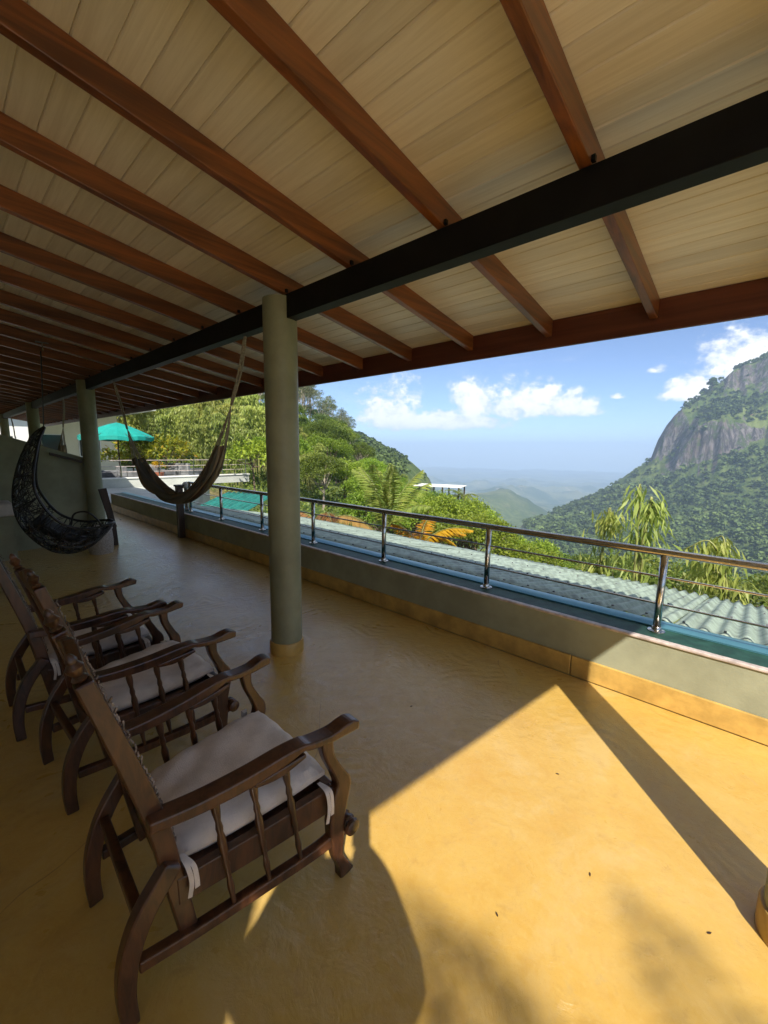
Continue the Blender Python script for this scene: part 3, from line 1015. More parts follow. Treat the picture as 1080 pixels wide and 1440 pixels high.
# ------------------------------------------------------------------ hanging egg chair
ea, ED = R_(80.7), 6.5
eg = thing('hanging_egg_chair', 'black wicker crescent shaped egg chair hanging from the ceiling before the partition', 'hanging chair', (-math.sin(ea) * ED, math.cos(ea) * ED, 0), ea)
OUT = [(-0.11, 1.83), (-0.22, 1.73), (-0.34, 1.49), (-0.42, 1.24), (-0.46, 1.0), (-0.45, 0.78), (-0.38, 0.58), (-0.23, 0.38), (-0.07, 0.28), (0.11, 0.27), (0.27, 0.34), (0.43, 0.49), (0.52, 0.60)]
INN = [(-0.10, 1.82), (-0.16, 1.66), (-0.20, 1.48), (-0.235, 1.28), (-0.235, 1.10), (-0.19, 0.96), (-0.12, 0.82), (-0.02, 0.70), (0.12, 0.625), (0.26, 0.60), (0.40, 0.615), (0.50, 0.625), (0.525, 0.61)]
So = crom(OUT, 5); Si = crom(INN, 5)
NS = len(So)
def wid(t): return 0.02 + 0.40 * math.sin(math.pi * min(1, t * 1.02)) ** 0.75
def shell(t, a):
    """t along, a in -1..1 across"""
    k = t * (NS - 1); i = min(int(k), NS - 2); f = k - i
    o = So[i] * (1 - f) + So[i + 1] * f
    n_ = Si[i] * (1 - f) + Si[i + 1] * f
    c = abs(a) ** 2.2
    p = o * (1 - c) + n_ * c
    return Vector((p[0], wid(t) * math.sin(a * math.pi / 2), p[1]))
mb = MB()
for sd in (-1, 1):
    mb.tube([shell(i / 40, sd) for i in range(41)], 0.016, 8)
mb.build('rim', M_wicker, eg, smooth=True)
mb = MB()
for a in (-0.62, -0.3, 0, 0.3, 0.62):
    mb.tube([shell(i / 30, a) for i in range(31)], 0.008, 5)
for tt in (0.12, 0.25, 0.38, 0.5, 0.62, 0.75, 0.88):
    mb.tube([shell(tt, -1 + 2 * i / 16) for i in range(17)], 0.008, 5)
mb.build('frame_ribs', M_wicker, eg, smooth=True)
mb = MB()
r3 = random.Random(4)
for k in range(560):
    t0, a0 = r3.random(), r3.uniform(-1, 1)
    ang = r3.uniform(0, math.pi)
    ln = r3.uniform(0.10, 0.28)
    pts = []
    for i in range(6):
        q = (i / 5 - .5) * ln
        cu_ = 0.03 * math.sin(i * 1.2 + k)
        tt = t0 + q * math.cos(ang) * 0.55 + cu_ * .3
        aa = a0 + q * math.sin(ang) * 2.6 + cu_
        pts.append(shell(min(.995, max(.005, tt)), min(1, max(-1, aa))))
    if (pts[0] - pts[-1]).length > 0.03:
        mb.tube(pts, 0.0052, 3, cap=False)
tag(mb.build('woven_strands', M_wicker, eg), kind='stuff')
mb = MB()   # small arm hoop
mb.tube(crom([(0.06, -0.30, 0.66), (0.10, -0.36, 0.80), (0.22, -0.38, 0.82), (0.32, -0.35, 0.72), (0.36, -0.30, 0.62)], 5), 0.011, 6)
mb.build('arm_hoop', M_wicker, eg, smooth=True)
mb = MB()
vs, fs = [], []
for i in range(13):
    t_ = 0.50 + 0.34 * i / 12
    for j in range(13):
        a = -0.72 + 1.44 * j / 12
        p = shell(t_, a)
        k = t_ * (NS - 1); ii = min(int(k), NS - 2)
        d = Si[ii] - So[ii]; d = d / np.linalg.norm(d)
        rise = 0.03 + 0.11 * (1 - (2 * i / 12 - 1) ** 6) * (1 - (2 * j / 12 - 1) ** 6)
        vs.append((p.x + d[0] * rise, p.y, p.z + d[1] * rise))
for i in range(12):
    for j in range(12):
        q = i * 13 + j
        fs.append((q, q + 1, q + 14, q + 13))
mb.add(vs, fs)
cu = mb.build('seat_cushion', M_darkcush, eg, smooth=True)
so = cu.modifiers.new('thickness', 'SOLIDIFY'); so.thickness = 0.05
rope_top = Vector((-0.06, 0, zb(1.0) - 0.095))
MB().tube([(-0.105, 0, 1.815), (-0.085, 0, 2.2), rope_top], 0.007, 6).build('hanging_rope', M_wicker, eg)

# small things by the second column
st = thing('wicker_stool', 'pale woven stool on the floor under the tip of the egg chair', 'stool', (-7.35, 1.62, 0))
MB().lathe([(0.15, 0), (0.165, 0.06), (0.17, 0.2), (0.16, 0.34), (0.155, 0.36)], n=24).build('woven_body', M_palewicker, st, smooth=True)
MB().lathe([(0.165, 0.362), (0.172, 0.375), (0.165, 0.40), (0.14, 0.41)], n=24).build('top_ring', M_palewicker, st, smooth=True)
po = thing('leaning_plank', 'dark brown plank leaning beside the column at the end of the parapet', 'plank', (-7.78, 1.93, 0), R_(20))
MB().stroke([(0.0, 0.0), (-0.03, 0.4), (-0.11, 0.94)], [0.05, 0.07, 0.09], lambda s_, z_, w: (s_ * 0.6 + w, s_, z_), -0.014, 0.014).build('board', M_darkwood, po, bevel=0.004)
MB().span(-0.05, 0.02, -0.02, 0.02, 0.30, 0.34).build('batten', M_darkwood, po)
pp = thing('wooden_post', 'dark brown wooden post standing before the parapet under the hammock', 'post', (-7.66, 2.93, 0))
MB().span(-0.055, 0.055, -0.05, 0.05, 0, 0.92).build('post_body', M_darkwood, pp, bevel=0.006)
MB().span(-0.075, 0.075, -0.065, 0.065, 0.921, 0.955).build('post_cap', M_darkwood, pp, bevel=0.006)
ep = thing('end_lamp', 'short steel bollard lamp with white head on the parapet at the railing end', 'lamp', (-8.05, 3.22, 0.425))
MB().tube([(0, 0, 0), (0, 0, 0.42)], 0.05, 14).build('bollard', M_steel, ep, smooth=True)
MB().lathe([(0.055, 0.421), (0.075, 0.45), (0.078, 0.50), (0.05, 0.54), (0.01, 0.55)], n=16).build('lamp_head', M_white, ep, smooth=True)

# ------------------------------------------------------------------ corrugated roofs below
def corrugated(name, label, x0, x1, y0, y1, z0, slope, pitch, amp, mat, sheet_w, rz=0.0, origin=None):
    origin = origin or (x0, y0, z0)
    t = thing(name, label, 'roof', origin, rz)
    ns = max(1, round((x1 - x0) / sheet_w))
    w = (x1 - x0) / ns
    for s_ in range(ns):
        nx = max(6, int(round(w / pitch * 8)))
        ny = 10
        xsn = np.linspace(0, w, nx + 1)
        ysn = np.linspace(0, y1 - y0, ny + 1)
        X, Yy = np.meshgrid(xsn, ysn)
        ph = (s_ * w + X) / pitch * 2 * np.pi
        c_ = np.sin(ph)
        Z = -slope * Yy + amp * np.sign(c_) * np.abs(c_) ** 0.7 + 0.004 * (s_ % 2) + 0.006 * np.sin(Yy * 1.7 + s_)
        V = np.stack([X, Yy, Z], -1).reshape(-1, 3)
        idx = np.arange((nx + 1) * (ny + 1)).reshape(ny + 1, nx + 1)
        F = np.stack([idx[:-1, :-1], idx[:-1, 1:], idx[1:, 1:], idx[1:, :-1]], -1).reshape(-1, 4)
        me = np_mesh('roof_sheet', V, F, mat, smooth=True)
        o = link('roof_sheet', me, t, (s_ * w, 0, 0))
        so = o.modifiers.new('thickness', 'SOLIDIFY'); so.thickness = 0.003
        sb = MB()
        for yy in (0.12, 1.2, 2.3, y1 - y0 - 0.12):
            q = math.ceil((s_ * w) / pitch - 0.25)
            while (q + 0.25) * pitch < s_ * w + w - 0.02:
                xx = (q + 0.25) * pitch - s_ * w
                if xx > 0.02 and yy < y1 - y0:
                    sb.box((xx, yy, -slope * yy + amp + 0.008), (0.016, 0.016, 0.012))
                q += 2
        if sb.v and name == 'corrugated_roof' and y1 > 5:
            tag(sb.build('roof_screws', M_grey, o), kind='stuff')
    return t
cr = corrugated('corrugated_roof', 'pale green corrugated roof sloping away just below the steel railing', -9.6, 4.2, 3.47, 7.1, 0.396, 0.20, 0.117, 0.019, M_roofsheet, 0.94)
MB().span(0.05, 13.75, 0.25, 0.33, -0.19, -0.10).build('purlin', M_darkwood, cr)
MB().span(0.05, 13.75, 3.35, 3.43, -0.83, -0.74).build('purlin', M_darkwood, cr)
for k in range(6):
    MB().span(0.3 + k * 2.6, 0.42 + k * 2.6, 3.34, 3.44, -5.5, -0.831).build('post', M_darkwood, cr)
tr_ = corrugated('corrugated_roof', 'small teal corrugated roof beyond the end of the railing', 0, 2.0, 0, 2.0, 0, -0.20, 0.20, 0.03, M_teal, 1.0, R_(28), (-14.0, 5.75, -0.42))
for px_ in (0.1, 1.85):
    MB().span(px_, px_ + 0.09, 0.3, 0.39, -3.0, 0.0).build('post', M_darkwood, tr_)
    MB().span(px_, px_ + 0.09, 1.8, 1.89, -3.5, 0.33).build('post', M_darkwood, tr_)

# ------------------------------------------------------------------ terrace beyond the verandah
ter = MB().prism([(-12.6, 3.0), (-12.6, 4.9), (-17.6, 8.0), (-24, 10.5), (-33, 11), (-33, 3.0)], -2.5, 0.15).build('terrace_slab', M_concrete, kind='structure')
lw = thing('terrace_wall', 'pale low terrace wall catching the sun beyond the parapet end', 'wall', (-17.2, 6.2, 0.15))
MB().span(-0.1, 0.1, -3.0, 3.4, 0.001, 0.32).build('wall_body', M_concrete, lw)
MB().span(-0.14, 0.14, -3.02, 3.42, 0.321, 0.36).build('wall_cap', M_white, lw)
tl = thing('terrace_railing', 'thin pale rail fence on the terrace wall under the teal umbrella', 'railing', (-17.2, 6.2, 0.511))
for yy in (-2.9, -1.6, -0.3, 1.0, 2.2, 3.3):
    MB().tube([(0, yy, 0), (0, yy, 0.62)], 0.022, 8).build('post', M_steel, tl)
for zz in (0.2, 0.4, 0.62):
    MB().tube([(0, -2.9, zz), (0, 3.3, zz)], 0.011, 6).build('rail', M_lip, tl)
for i, (x, y, w, h) in enumerate(((-19.0, 4.55, .9, .62), (-19.3, 5.6, 1.0, .55), (-19.1, 6.6, .8, .60), (-20.5, 8.2, 1.1, 0.6))):
    g = thing('lounge_chair', ['grey cushioned terrace chair nearest the cream house wall', 'grey cushioned terrace chair under the teal umbrella',
              'grey cushioned terrace chair beside the orange flower pot', 'grey cushioned terrace chair in front of the yellow croton'][i], 'chair', (x, y, 0.152), R_(i * 17 - 20), 'grey chairs on the sunny terrace')
    MB().span(-w / 2, w / 2, -w / 2, w / 2, 0.0, h * 0.5).build('seat', M_grey, g, bevel=0.03)
    MB().span(-w / 2, w / 2, -w / 2, -w / 2 + 0.18, h * 0.5 + .001, h * 1.25).build('backrest', M_grey, g, bevel=0.03)
    for sx in (-1, 1):
        MB().span(sx * w / 2 - (0.12 if sx > 0 else 0), sx * w / 2 + (0 if sx > 0 else 0.12), -w / 2 + .19, w / 2, h * 0.5 + .001, h * 0.85).build('armrest', M_grey, g, bevel=0.02)
fp = thing('flower_pot', 'terracotta pot of orange flowers beside the grey chairs on the terrace', 'flower pot', (-18.2, 6.15, 0.152))
MB().lathe([(0.16, 0), (0.22, 0.25), (0.25, 0.42), (0.26, 0.45), (0.22, 0.452)], n=16).build('pot', M_terra, fp, smooth=True)
um = thing('umbrella', 'open teal garden umbrella standing on the terrace before the cream house', 'umbrella', (-21.1, 5.62, 0.152))
MB().tube([(0, 0, 0), (0, 0, 2.5)], 0.03, 8).build('pole', M_darkwood, um)
mb = MB()
vs, fs = [], []
NR, NC = 5, 8
for i in range(NR + 1):
    f = i / NR
    for k in range(NC * 3):
        q = 2 * math.pi * k / (NC * 3)
        flat = math.cos(math.pi / NC) / math.cos(((q + math.pi / NC) % (2 * math.pi / NC)) - math.pi / NC)
        r_ = 1.5 * f * (flat if i else 1)
        vs.append((r_ * math.cos(q), r_ * math.sin(q), 2.52 - 0.62 * f ** 1.25 - 0.03 * math.cos(q * NC) * f))
for i in range(NR):
    for k in range(NC * 3):
        fs.append((i * NC * 3 + k, i * NC * 3 + (k + 1) % (NC * 3), (i + 1) * NC * 3 + (k + 1) % (NC * 3), (i + 1) * NC * 3 + k))
b0 = NR * NC * 3
for k in range(NC * 3):
    vs.append((vs[b0 + k][0] * 1.003, vs[b0 + k][1] * 1.003, vs[b0 + k][2] - 0.16))
for k in range(NC * 3):
    fs.append((b0 + k, b0 + (k + 1) % (NC * 3), b0 + NC * 3 + (k + 1) % (NC * 3), b0 + NC * 3 + k))
mb.add(vs, fs)
o = mb.build('canopy', M_umb, um)
so = o.modifiers.new('thickness', 'SOLIDIFY'); so.thickness = 0.006
for k in range(NC):
    q = 2 * math.pi * k / NC
    MB().tube([(0.03 * math.cos(q), 0.03 * math.sin(q), 2.46), (1.45 * math.cos(q), 1.45 * math.sin(q), 1.88)], 0.010, 5).build('rib', M_darkwood, um)

# cream house at the end
hs = thing('cream_house', 'cream walled house with a dark window beyond the end of the verandah', 'house', (-30, 4.4, 0))
MB().span(-6, 0, -7.5, 3.6, -0.2, 3.6).build('wall', M_cream, hs)
MB().span(-0.3, 4.2, -6.5, -1.0, -0.2, 3.35).build('porch_wall', M_white, hs)
MB().span(0.002, 2.0, -0.9, -0.5, 0.0, 3.2).build('pillar', M_cream, hs)
slab = MB(); slab.span(-6.8, 5.0, -8.2, 4.2, 3.601, 3.82); slab.build('roof', M_concrete, hs)
for yy in (-0.2, 1.6):
    fr = MB().span(0.001, 0.06, yy - 0.06, yy + 1.06, 1.0, 2.3).build('window_frame', M_white, hs)
    MB().span(0.061, 0.075, yy, yy + 1.0, 1.06, 2.24).build('window_pane', M_glass, fr)
fr = MB().span(4.201, 4.26, -4.9, -3.7, 0.0, 2.2).build('door_frame', M_white, hs)
MB().span(4.261, 4.28, -4.8, -3.8, 0.02, 2.1).build('door_leaf', M_glass, fr)
fr = MB().span(4.201, 4.26, -2.7, -1.7, 1.0, 2.1).build('window_frame', M_white, hs)
MB().span(4.261, 4.28, -2.62, -1.78, 1.06, 2.04).build('window_pane', M_glass, fr)

# ------------------------------------------------------------------ terrain
RG = np.array([0, 6, 10, 15, 20, 30, 45, 60, 80, 100, 130, 160, 200, 260, 320, 400, 500, 560, 620, 680, 720, 755, 775, 782, 789, 800, 820, 850, 862, 870, 885, 905, 930, 950, 970, 1000, 1060, 1150, 1300, 1600, 2200, 3500, 6000, 9200], float)
def row(pts):
    r = [p[0] for p in pts]; h = [p[1] for p in pts]
    return np.interp(RG, r, h)
near_r = [(0, -2.4), (10, -2.6), (15, -3.0), (20, -4.0), (30, -8), (45, -17), (60, -28), (100, -52), (200, -84)]
far_p = [(2200, -250), (3500, -300), (6000, -330), (9200, -340)]
TAB = {
    -180: [(0, -.6), (30, -.6), (60, 0), (200, 6), (600, 30), (2000, 60), (9200, 0)],
    -120: [(0, -.6), (25, -.6), (60, -1), (200, -4), (600, 0), (2000, 20), (9200, -100)],
    -75: [(0, -.6), (20, -1), (60, -10), (200, -60), (600, -80), (1000, 40), (1300, 120), (2200, 60)] + far_p[1:],
    -40: near_r + [(320, -95), (500, -80), (680, -10), (800, 90), (950, 185), (1150, 205), (1600, 150)] + far_p,
    -12: near_r + [(320, -96), (500, -76), (620, -42), (720, 12), (800, 74), (905, 150), (1000, 195), (1150, 205), (1600, 150)] + far_p,
    -3: near_r + [(320, -98), (500, -82), (620, -58), (720, -10), (800, 40), (850, 84), (862, 104), (905, 128), (930, 142), (950, 172), (1000, 190), (1150, 196), (1600, 120)] + far_p,
    1.3: near_r + [(320, -100), (500, -86), (620, -62), (720, -22), (789, 18), (800, 38), (850, 66), (905, 96), (930, 120), (950, 158), (1000, 172), (1150, 176), (1600, 100)] + far_p,
    3.4: near_r + [(320, -100), (500, -88), (620, -66), (720, -30), (775, 2), (789, 44), (800, 56), (850, 70), (905, 92), (930, 112), (950, 148), (1000, 156), (1150, 150), (1600, 80)] + far_p,
    4.9: near_r + [(320, -100), (500, -90), (620, -68), (720, -34), (775, -3), (782, 34), (789, 56), (800, 60), (850, 72), (905, 88), (930, 108), (950, 126), (1000, 128), (1150, 118), (1600, 60)] + far_p,
    6.2: near_r + [(320, -100), (500, -90), (620, -70), (720, -38), (775, -8), (782, 30), (789, 50), (800, 53), (850, 64), (885, 78), (905, 92), (930, 104), (950, 109), (1000, 108), (1150, 90), (1600, 30)] + far_p,
    7.4: near_r + [(320, -100), (500, -90), (620, -72), (720, -42), (775, -16), (789, 14), (800, 22), (850, 34), (862, 44), (870, 58), (885, 72), (905, 84), (930, 89), (950, 90), (1000, 88), (1150, 60), (1600, 0)] + far_p,
    8.1: near_r + [(320, -100), (500, -90), (620, -74), (720, -45), (775, -24), (800, -8), (850, 8), (862, 22), (870, 48), (885, 62), (905, 71), (930, 73), (1000, 70), (1150, 35), (1600, -20)] + far_p,
    8.8: near_r + [(320, -100), (500, -90), (620, -76), (720, -48), (775, -30), (800, -18), (850, -4), (862, 12), (870, 32), (885, 46), (905, 52), (930, 52), (1000, 45), (1150, 10), (1600, -40)] + far_p,
    9.4: near_r + [(320, -100), (500, -91), (620, -78), (720, -50), (775, -34), (800, -24), (850, -9), (862, 0), (870, 12), (885, 24), (905, 29), (930, 27), (1000, 15), (1150, -20), (1600, -70)] + far_p,
    10.0: near_r + [(320, -100), (500, -92), (620, -80), (720, -54), (775, -40), (800, -30), (850, -13), (870, -9), (905, -10), (1000, -25), (1150, -60), (1600, -110)] + far_p,
    12.5: near_r + [(320, -101), (500, -94), (620, -86), (720, -66), (800, -44), (850, -36), (870, -36), (950, -50), (1060, -90), (1300, -150), (1600, -170)] + far_p,
    16.1: [(0, -2.4), (10, -3.0), (15, -4), (20, -5.4), (30, -9), (45, -18), (60, -29), (100, -54), (200, -85), (320, -102), (500, -98), (620, -92), (720, -82), (800, -74), (850, -76), (950, -105), (1060, -140), (1300, -180), (1600, -190)] + far_p,
    20.1: [(0, -2.4), (10, -3.2), (15, -4.5), (20, -6), (30, -9.5), (45, -18), (60, -28), (100, -53), (200, -84), (320, -104), (500, -100), (620, -96), (720, -93), (775, -95), (850, -115), (950, -150), (1150, -195), (1600, -200)] + far_p,
    23.5: [(0, -2.4), (10, -3.4), (15, -5), (20, -6.5), (30, -9.8), (45, -17), (60, -26), (100, -50), (200, -82), (320, -104), (500, -104), (620, -103), (680, -104), (755, -120), (850, -150), (1000, -190), (1600, -150), (1900, -120), (2200, -190), (3500, -300), (6000, -330), (9200, -340)],
    26: [(0, -2.4), (10, -3.4), (15, -5), (20, -6.5), (30, -9.5), (45, -16), (60, -24), (100, -46), (200, -78), (320, -105), (500, -118), (620, -140), (800, -180), (1150, -190), (1300, -140), (1600, -125), (2200, -200)] + far_p[1:],
    30: [(0, -2.4), (10, -3.4), (15, -4.6), (20, -6), (30, -8.5), (45, -12), (60, -17), (100, -36), (200, -72), (320, -110), (620, -170), (1000, -185), (1150, -130), (1300, -120), (1600, -160), (2200, -240)] + far_p[1:],
    34: [(0, -2.4), (10, -3.4), (15, -4.6), (20, -5.6), (30, -7.5), (45, -9.5), (60, -11), (80, -15), (130, -34), (200, -50), (320, -58), (400, -90), (620, -170), (1600, -220)] + far_p,
    36.3: [(0, -2.4), (10, -3.4), (15, -4.6), (20, -5.4), (30, -7), (45, -8.5), (60, -9.5), (100, -16), (160, -24), (260, -22), (320, -19), (400, -60), (620, -170), (1600, -220)] + far_p,
    39.3: [(0, -2.4), (10, -3.4), (15, -4.8), (30, -6.2), (60, -7), (100, -9), (160, -13), (260, -8), (320, -4.5), (400, -40), (620, -150), (1600, -220)] + far_p,
    42.3: [(0, -2.4), (10, -3.4), (15, -4.8), (30, -5.6), (60, -4.5), (100, -4), (160, -6), (260, -1), (320, 3.2), (400, -30), (620, -140), (1600, -220)] + far_p,
    46: [(0, -2.4), (10, -3.2), (15, -4.6), (30, -5), (60, -2.5), (100, 0), (130, 0), (200, 2), (320, 14), (400, -20), (620, -120), (1600, -220)] + far_p,
    50: [(0, -2.4), (10, -3.0), (15, -4.4), (30, -4.4), (60, -1), (100, 3.5), (130, 5), (200, 6), (320, 12), (500, -10), (800, -100), (1600, -200)] + far_p,
    55: [(0, -2.2), (10, -2.8), (15, -4.0), (30, -3.4), (60, 0), (100, 6), (130, 9), (200, 14), (320, 22), (500, 20), (800, -40), (1600, -150)] + far_p,
    62: [(0, -2.0), (10, -2.6), (15, -3.4), (30, -2.0), (60, 2), (100, 8), (130, 12), (200, 22), (320, 34), (500, 40), (800, 0), (1600, -100)] + far_p,
    72: [(0, -1.6), (10, -2.0), (15, -2.0), (30, -1.2), (45, 0.5), (60, 2.5), (100, 9), (200, 24), (320, 38), (500, 50), (1000, 20), (2200, -100), (9200, -200)],
    90: [(0, -1), (20, -1), (35, -0.8), (60, 2), (100, 8), (200, 22), (500, 55), (1000, 60), (9200, 0)],
    125: [(0, -.6), (35, -.6), (60, 2), (200, 20), (500, 50), (1000, 80), (9200, 20)],
    180: [(0, -.6), (30, -.6), (60, 0), (200, 6), (600, 30), (2000, 60), (9200, 0)],
}
AZS = np.array(sorted(TAB))
HT = np.array([row(TAB[a]) for a in AZS])

def terrain_h(x, y, detail=True):
    x = np.asarray(x, float); y = np.asarray(y, float)
    r = np.hypot(x, y)
    az = np.degrees(np.arctan2(-x, y))
    wob = 0.45 * np.clip((r - 400) / 400, 0, 1) * fbm(x / 45 + 3, y / 45, 4) * 2
    az = np.clip(az + wob, -180, 180)
    crag = np.clip((r - 600) / 150, 0, 1) * np.clip((1150 - r) / 120, 0, 1)
    rw = np.clip(r + np.clip((r - 300) / 400, 0, 1) * 26 * fbm(x / 70 + 40, y / 70, 4) + crag * (34 * fbm(az * 0.75 + 50, az * 0 + .5, 3) + 12 * fbm(az * 3.1, r / 60, 4)), 0, 9200)
    i = np.clip(np.searchsorted(AZS, az) - 1, 0, len(AZS) - 2)
    f = (az - AZS[i]) / (AZS[i + 1] - AZS[i])
    j = np.clip(np.searchsorted(RG, rw) - 1, 0, len(RG) - 2)
    g = (rw - RG[j]) / (RG[j + 1] - RG[j])
    h = (HT[i, j] * (1 - f) + HT[i + 1, j] * f) * (1 - g) + (HT[i, j + 1] * (1 - f) + HT[i + 1, j + 1] * f) * g
    if detail:
        h = h + np.clip(r / 60, 0, 1) * 1.2 * fbm(x / 12, y / 12, 4) + np.clip((r - 250) / 500, 0, 1) * (26 * fbm(x / 130 + 7, y / 130, 5) * np.clip((1150 - r) / 250 , 0.3, 1) )
        h = h + np.clip((r - 1050) / 700, 0, 1) * (420 * (0.12 - np.abs(fbm(x / 700 + 4.3, y / 700 + 1, 6))) + 160 * fbm(x / 1700, y / 1700 + 3, 4)) * np.clip((7500 - r) / 3000, 0.45, 1)
    inside = (x > -34) & (x < 17) & (y > -15) & (y < 3.4)
    h = np.where(inside, np.minimum(h, -0.7), h)
    ter_ = (x > -33.5) & (x < -12.4) & (y > 2) & (y < 12.2)
    h = np.where(ter_, np.minimum(h, -0.5), h)
    return h

azg = np.radians(np.concatenate([np.arange(-180, -40, 4.0), np.arange(-40, -5, 1.0), np.arange(-5, 13, 0.125), np.arange(13, 38, 0.35), np.arange(38, 90, 0.8), np.arange(90, 180.1, 4.0)]))
rg = np.concatenate([[0.5, 3], np.arange(5, 40, 1.2), np.arange(40, 130, 3.5), np.arange(130, 420, 9), np.arange(420, 740, 7), np.arange(740, 960, 2.4), np.arange(960, 1250, 14), np.geomspace(1250, 9200, 46)])
A, Rr = np.meshgrid(azg, rg)
TX, TY = -np.sin(A) * Rr, np.cos(A) * Rr
TZ = terrain_h(TX, TY)
V = np.stack([TX, TY, TZ], -1).reshape(-1, 3)
idx = np.arange(A.size).reshape(A.shape)
F = np.stack([idx[:-1, :-1], idx[1:, :-1], idx[1:, 1:], idx[:-1, 1:]], -1).reshape(-1, 4)

def mat_terrain():
    m, n, b = new_mat('hillside_ground')
    geo = n.node('ShaderNodeNewGeometry')
    pos = geo.outputs['Position']
    sepn = n.node('ShaderNodeSeparateXYZ'); n.l.new(geo.outputs['Normal'], sepn.inputs[0])
    r = n.math('SQRT', n.math('ADD', n.math('POWER', n.node('ShaderNodeSeparateXYZ').outputs[0], 2), 0))
    sp_ = n.node('ShaderNodeSeparateXYZ'); n.l.new(pos, sp_.inputs[0])
    r = n.math('SQRT', n.math('ADD', n.math('MULTIPLY', sp_.outputs[0], sp_.outputs[0]), n.math('MULTIPLY', sp_.outputs[1], sp_.outputs[1])))
    n1 = n.noise(pos, 0.012, 7, 0.62)
    n2 = n.noise(pos, 0.07, 6, 0.62)
    n3 = n.noise(pos, 0.9, 5, 0.65)
    veg = n.mix(n.ss(n2, 0.4, 0.62), (0.045, 0.085, 0.022), (0.12, 0.16, 0.045))
    veg = n.mix(n.math('MULTIPLY', n.ss(n3, 0.45, 0.65), 0.6), veg, (0.16, 0.185, 0.06))
    veg = n.mix(n.math('MULTIPLY', n.ss(n1, 0.55, 0.72), 0.75), veg, (0.18, 0.22, 0.07))
    soil = n.mix(n.ss(n3, 0.4, 0.6), (0.20, 0.12, 0.07), (0.30, 0.20, 0.12))
    veg = n.mix(n.ss(n.noise(n.mapping(pos, (1, 1, 1), (90, 40, 0)), 0.03, 5, 0.6), 0.64, 0.72), veg, soil)
    streak = n.noise(n.mapping(pos, (0.22, 0.22, 0.03)), 1.0, 8, 0.72, 0.8)
    big = n.noise(n.mapping(pos, (1, 1, 0.6)), 0.035, 6, 0.6)
    rock = n.mix(n.ss(streak, 0.40, 0.62), (0.050, 0.046, 0.050), (0.20, 0.18, 0.18))
    rock = n.mix(n.math('MULTIPLY', n.ss(big, 0.48, 0.68), 0.6), rock, (0.13, 0.092, 0.078))
    rock = n.mix(n.math('MULTIPLY', n.ss(n.noise(pos, 0.09, 6, 0.7), 0.50, 0.60), 0.85), rock, (0.055, 0.085, 0.028))
    steep = n.math('ADD', n.math('SUBTRACT', 1.0, sepn.outputs[2]), n.math('MULTIPLY', n.math('SUBTRACT', n2, 0.5), 0.5))
    c = n.mix(n.math('MULTIPLY', n.ss(steep, 0.30, 0.42), n.ss(r, 250, 400)), veg, rock)
    # far plain: fields and settlements
    patch = n.node('ShaderNodeTexVoronoi'); patch.inputs['Scale'].default_value = 0.006
    n.l.new(pos, patch.inputs['Vector'])
    pc = n.mix(n.ss(n.noise(pos, 0.004, 6, 0.6), 0.42, 0.6), (0.040, 0.075, 0.030), (0.16, 0.18, 0.085))
    pc = n.mix(n.math('MULTIPLY', n.ss(n.noise(pos, 0.011, 5, 0.7), 0.58, 0.7), 0.8), pc, (0.36, 0.30, 0.23))
    c = n.mix(n.ss(r, 1100, 1600), c, pc)
    n.put(b.inputs['Base Color'], c)
    b.inputs['Roughness'].default_value = 0.95
    b.inputs['Specular IOR Level'].default_value = 0.1
    bp = n.node('ShaderNodeBump'); bp.inputs['Strength'].default_value = 0.9; bp.inputs['Distance'].default_value = 5.0
    n.put(bp.inputs['Height'], n.math('ADD', n.math('MULTIPLY', streak, n.ss(r, 250, 400)), n.math('MULTIPLY', n3, 0.12)))
    n.l.new(bp.outputs[0], b.inputs['Normal'])
    return m
M_ground = mat_terrain()
terr = link('hills', np_mesh('hills', V, F, M_ground, smooth=True), kind='structure')

# ------------------------------------------------------------------ foliage builders
def rand_dirs(n, g):
    d = g.normal(size=(n, 3))
    return d / np.linalg.norm(d, axis=1, keepdims=True)

def leaf_quads(c, d, length, width, g, up_bias=0.0):
    """diamond leaves at c pointing along d"""
    n = len(c)
    d = d / np.maximum(np.linalg.norm(d, axis=1, keepdims=True), 1e-6)
    s_ = np.cross(d, rand_dirs(n, g) * 0.7 + np.array([0, 0, 1.0]) * (1 + up_bias))
    s_ /= np.maximum(np.linalg.norm(s_, axis=1, keepdims=True), 1e-6)
    L = (length * g.uniform(0.65, 1.25, n))[:, None]
    Wd = (width * g.uniform(0.7, 1.25, n))[:, None]
    nrm = np.cross(s_, d)
    mid = c + d * L * 0.45 + nrm * L * 0.06
    return np.stack([c, mid + s_ * Wd / 2, c + d * L - nrm * L * 0.10, mid - s_ * Wd / 2], 1)

def leaf_mesh(name, Q, mat, tint):
    n = len(Q)
    V = Q.reshape(-1, 3)
    F = np.arange(4 * n).reshape(n, 4)
    return np_mesh(name, V, F, mat, np.repeat(tint, 4))

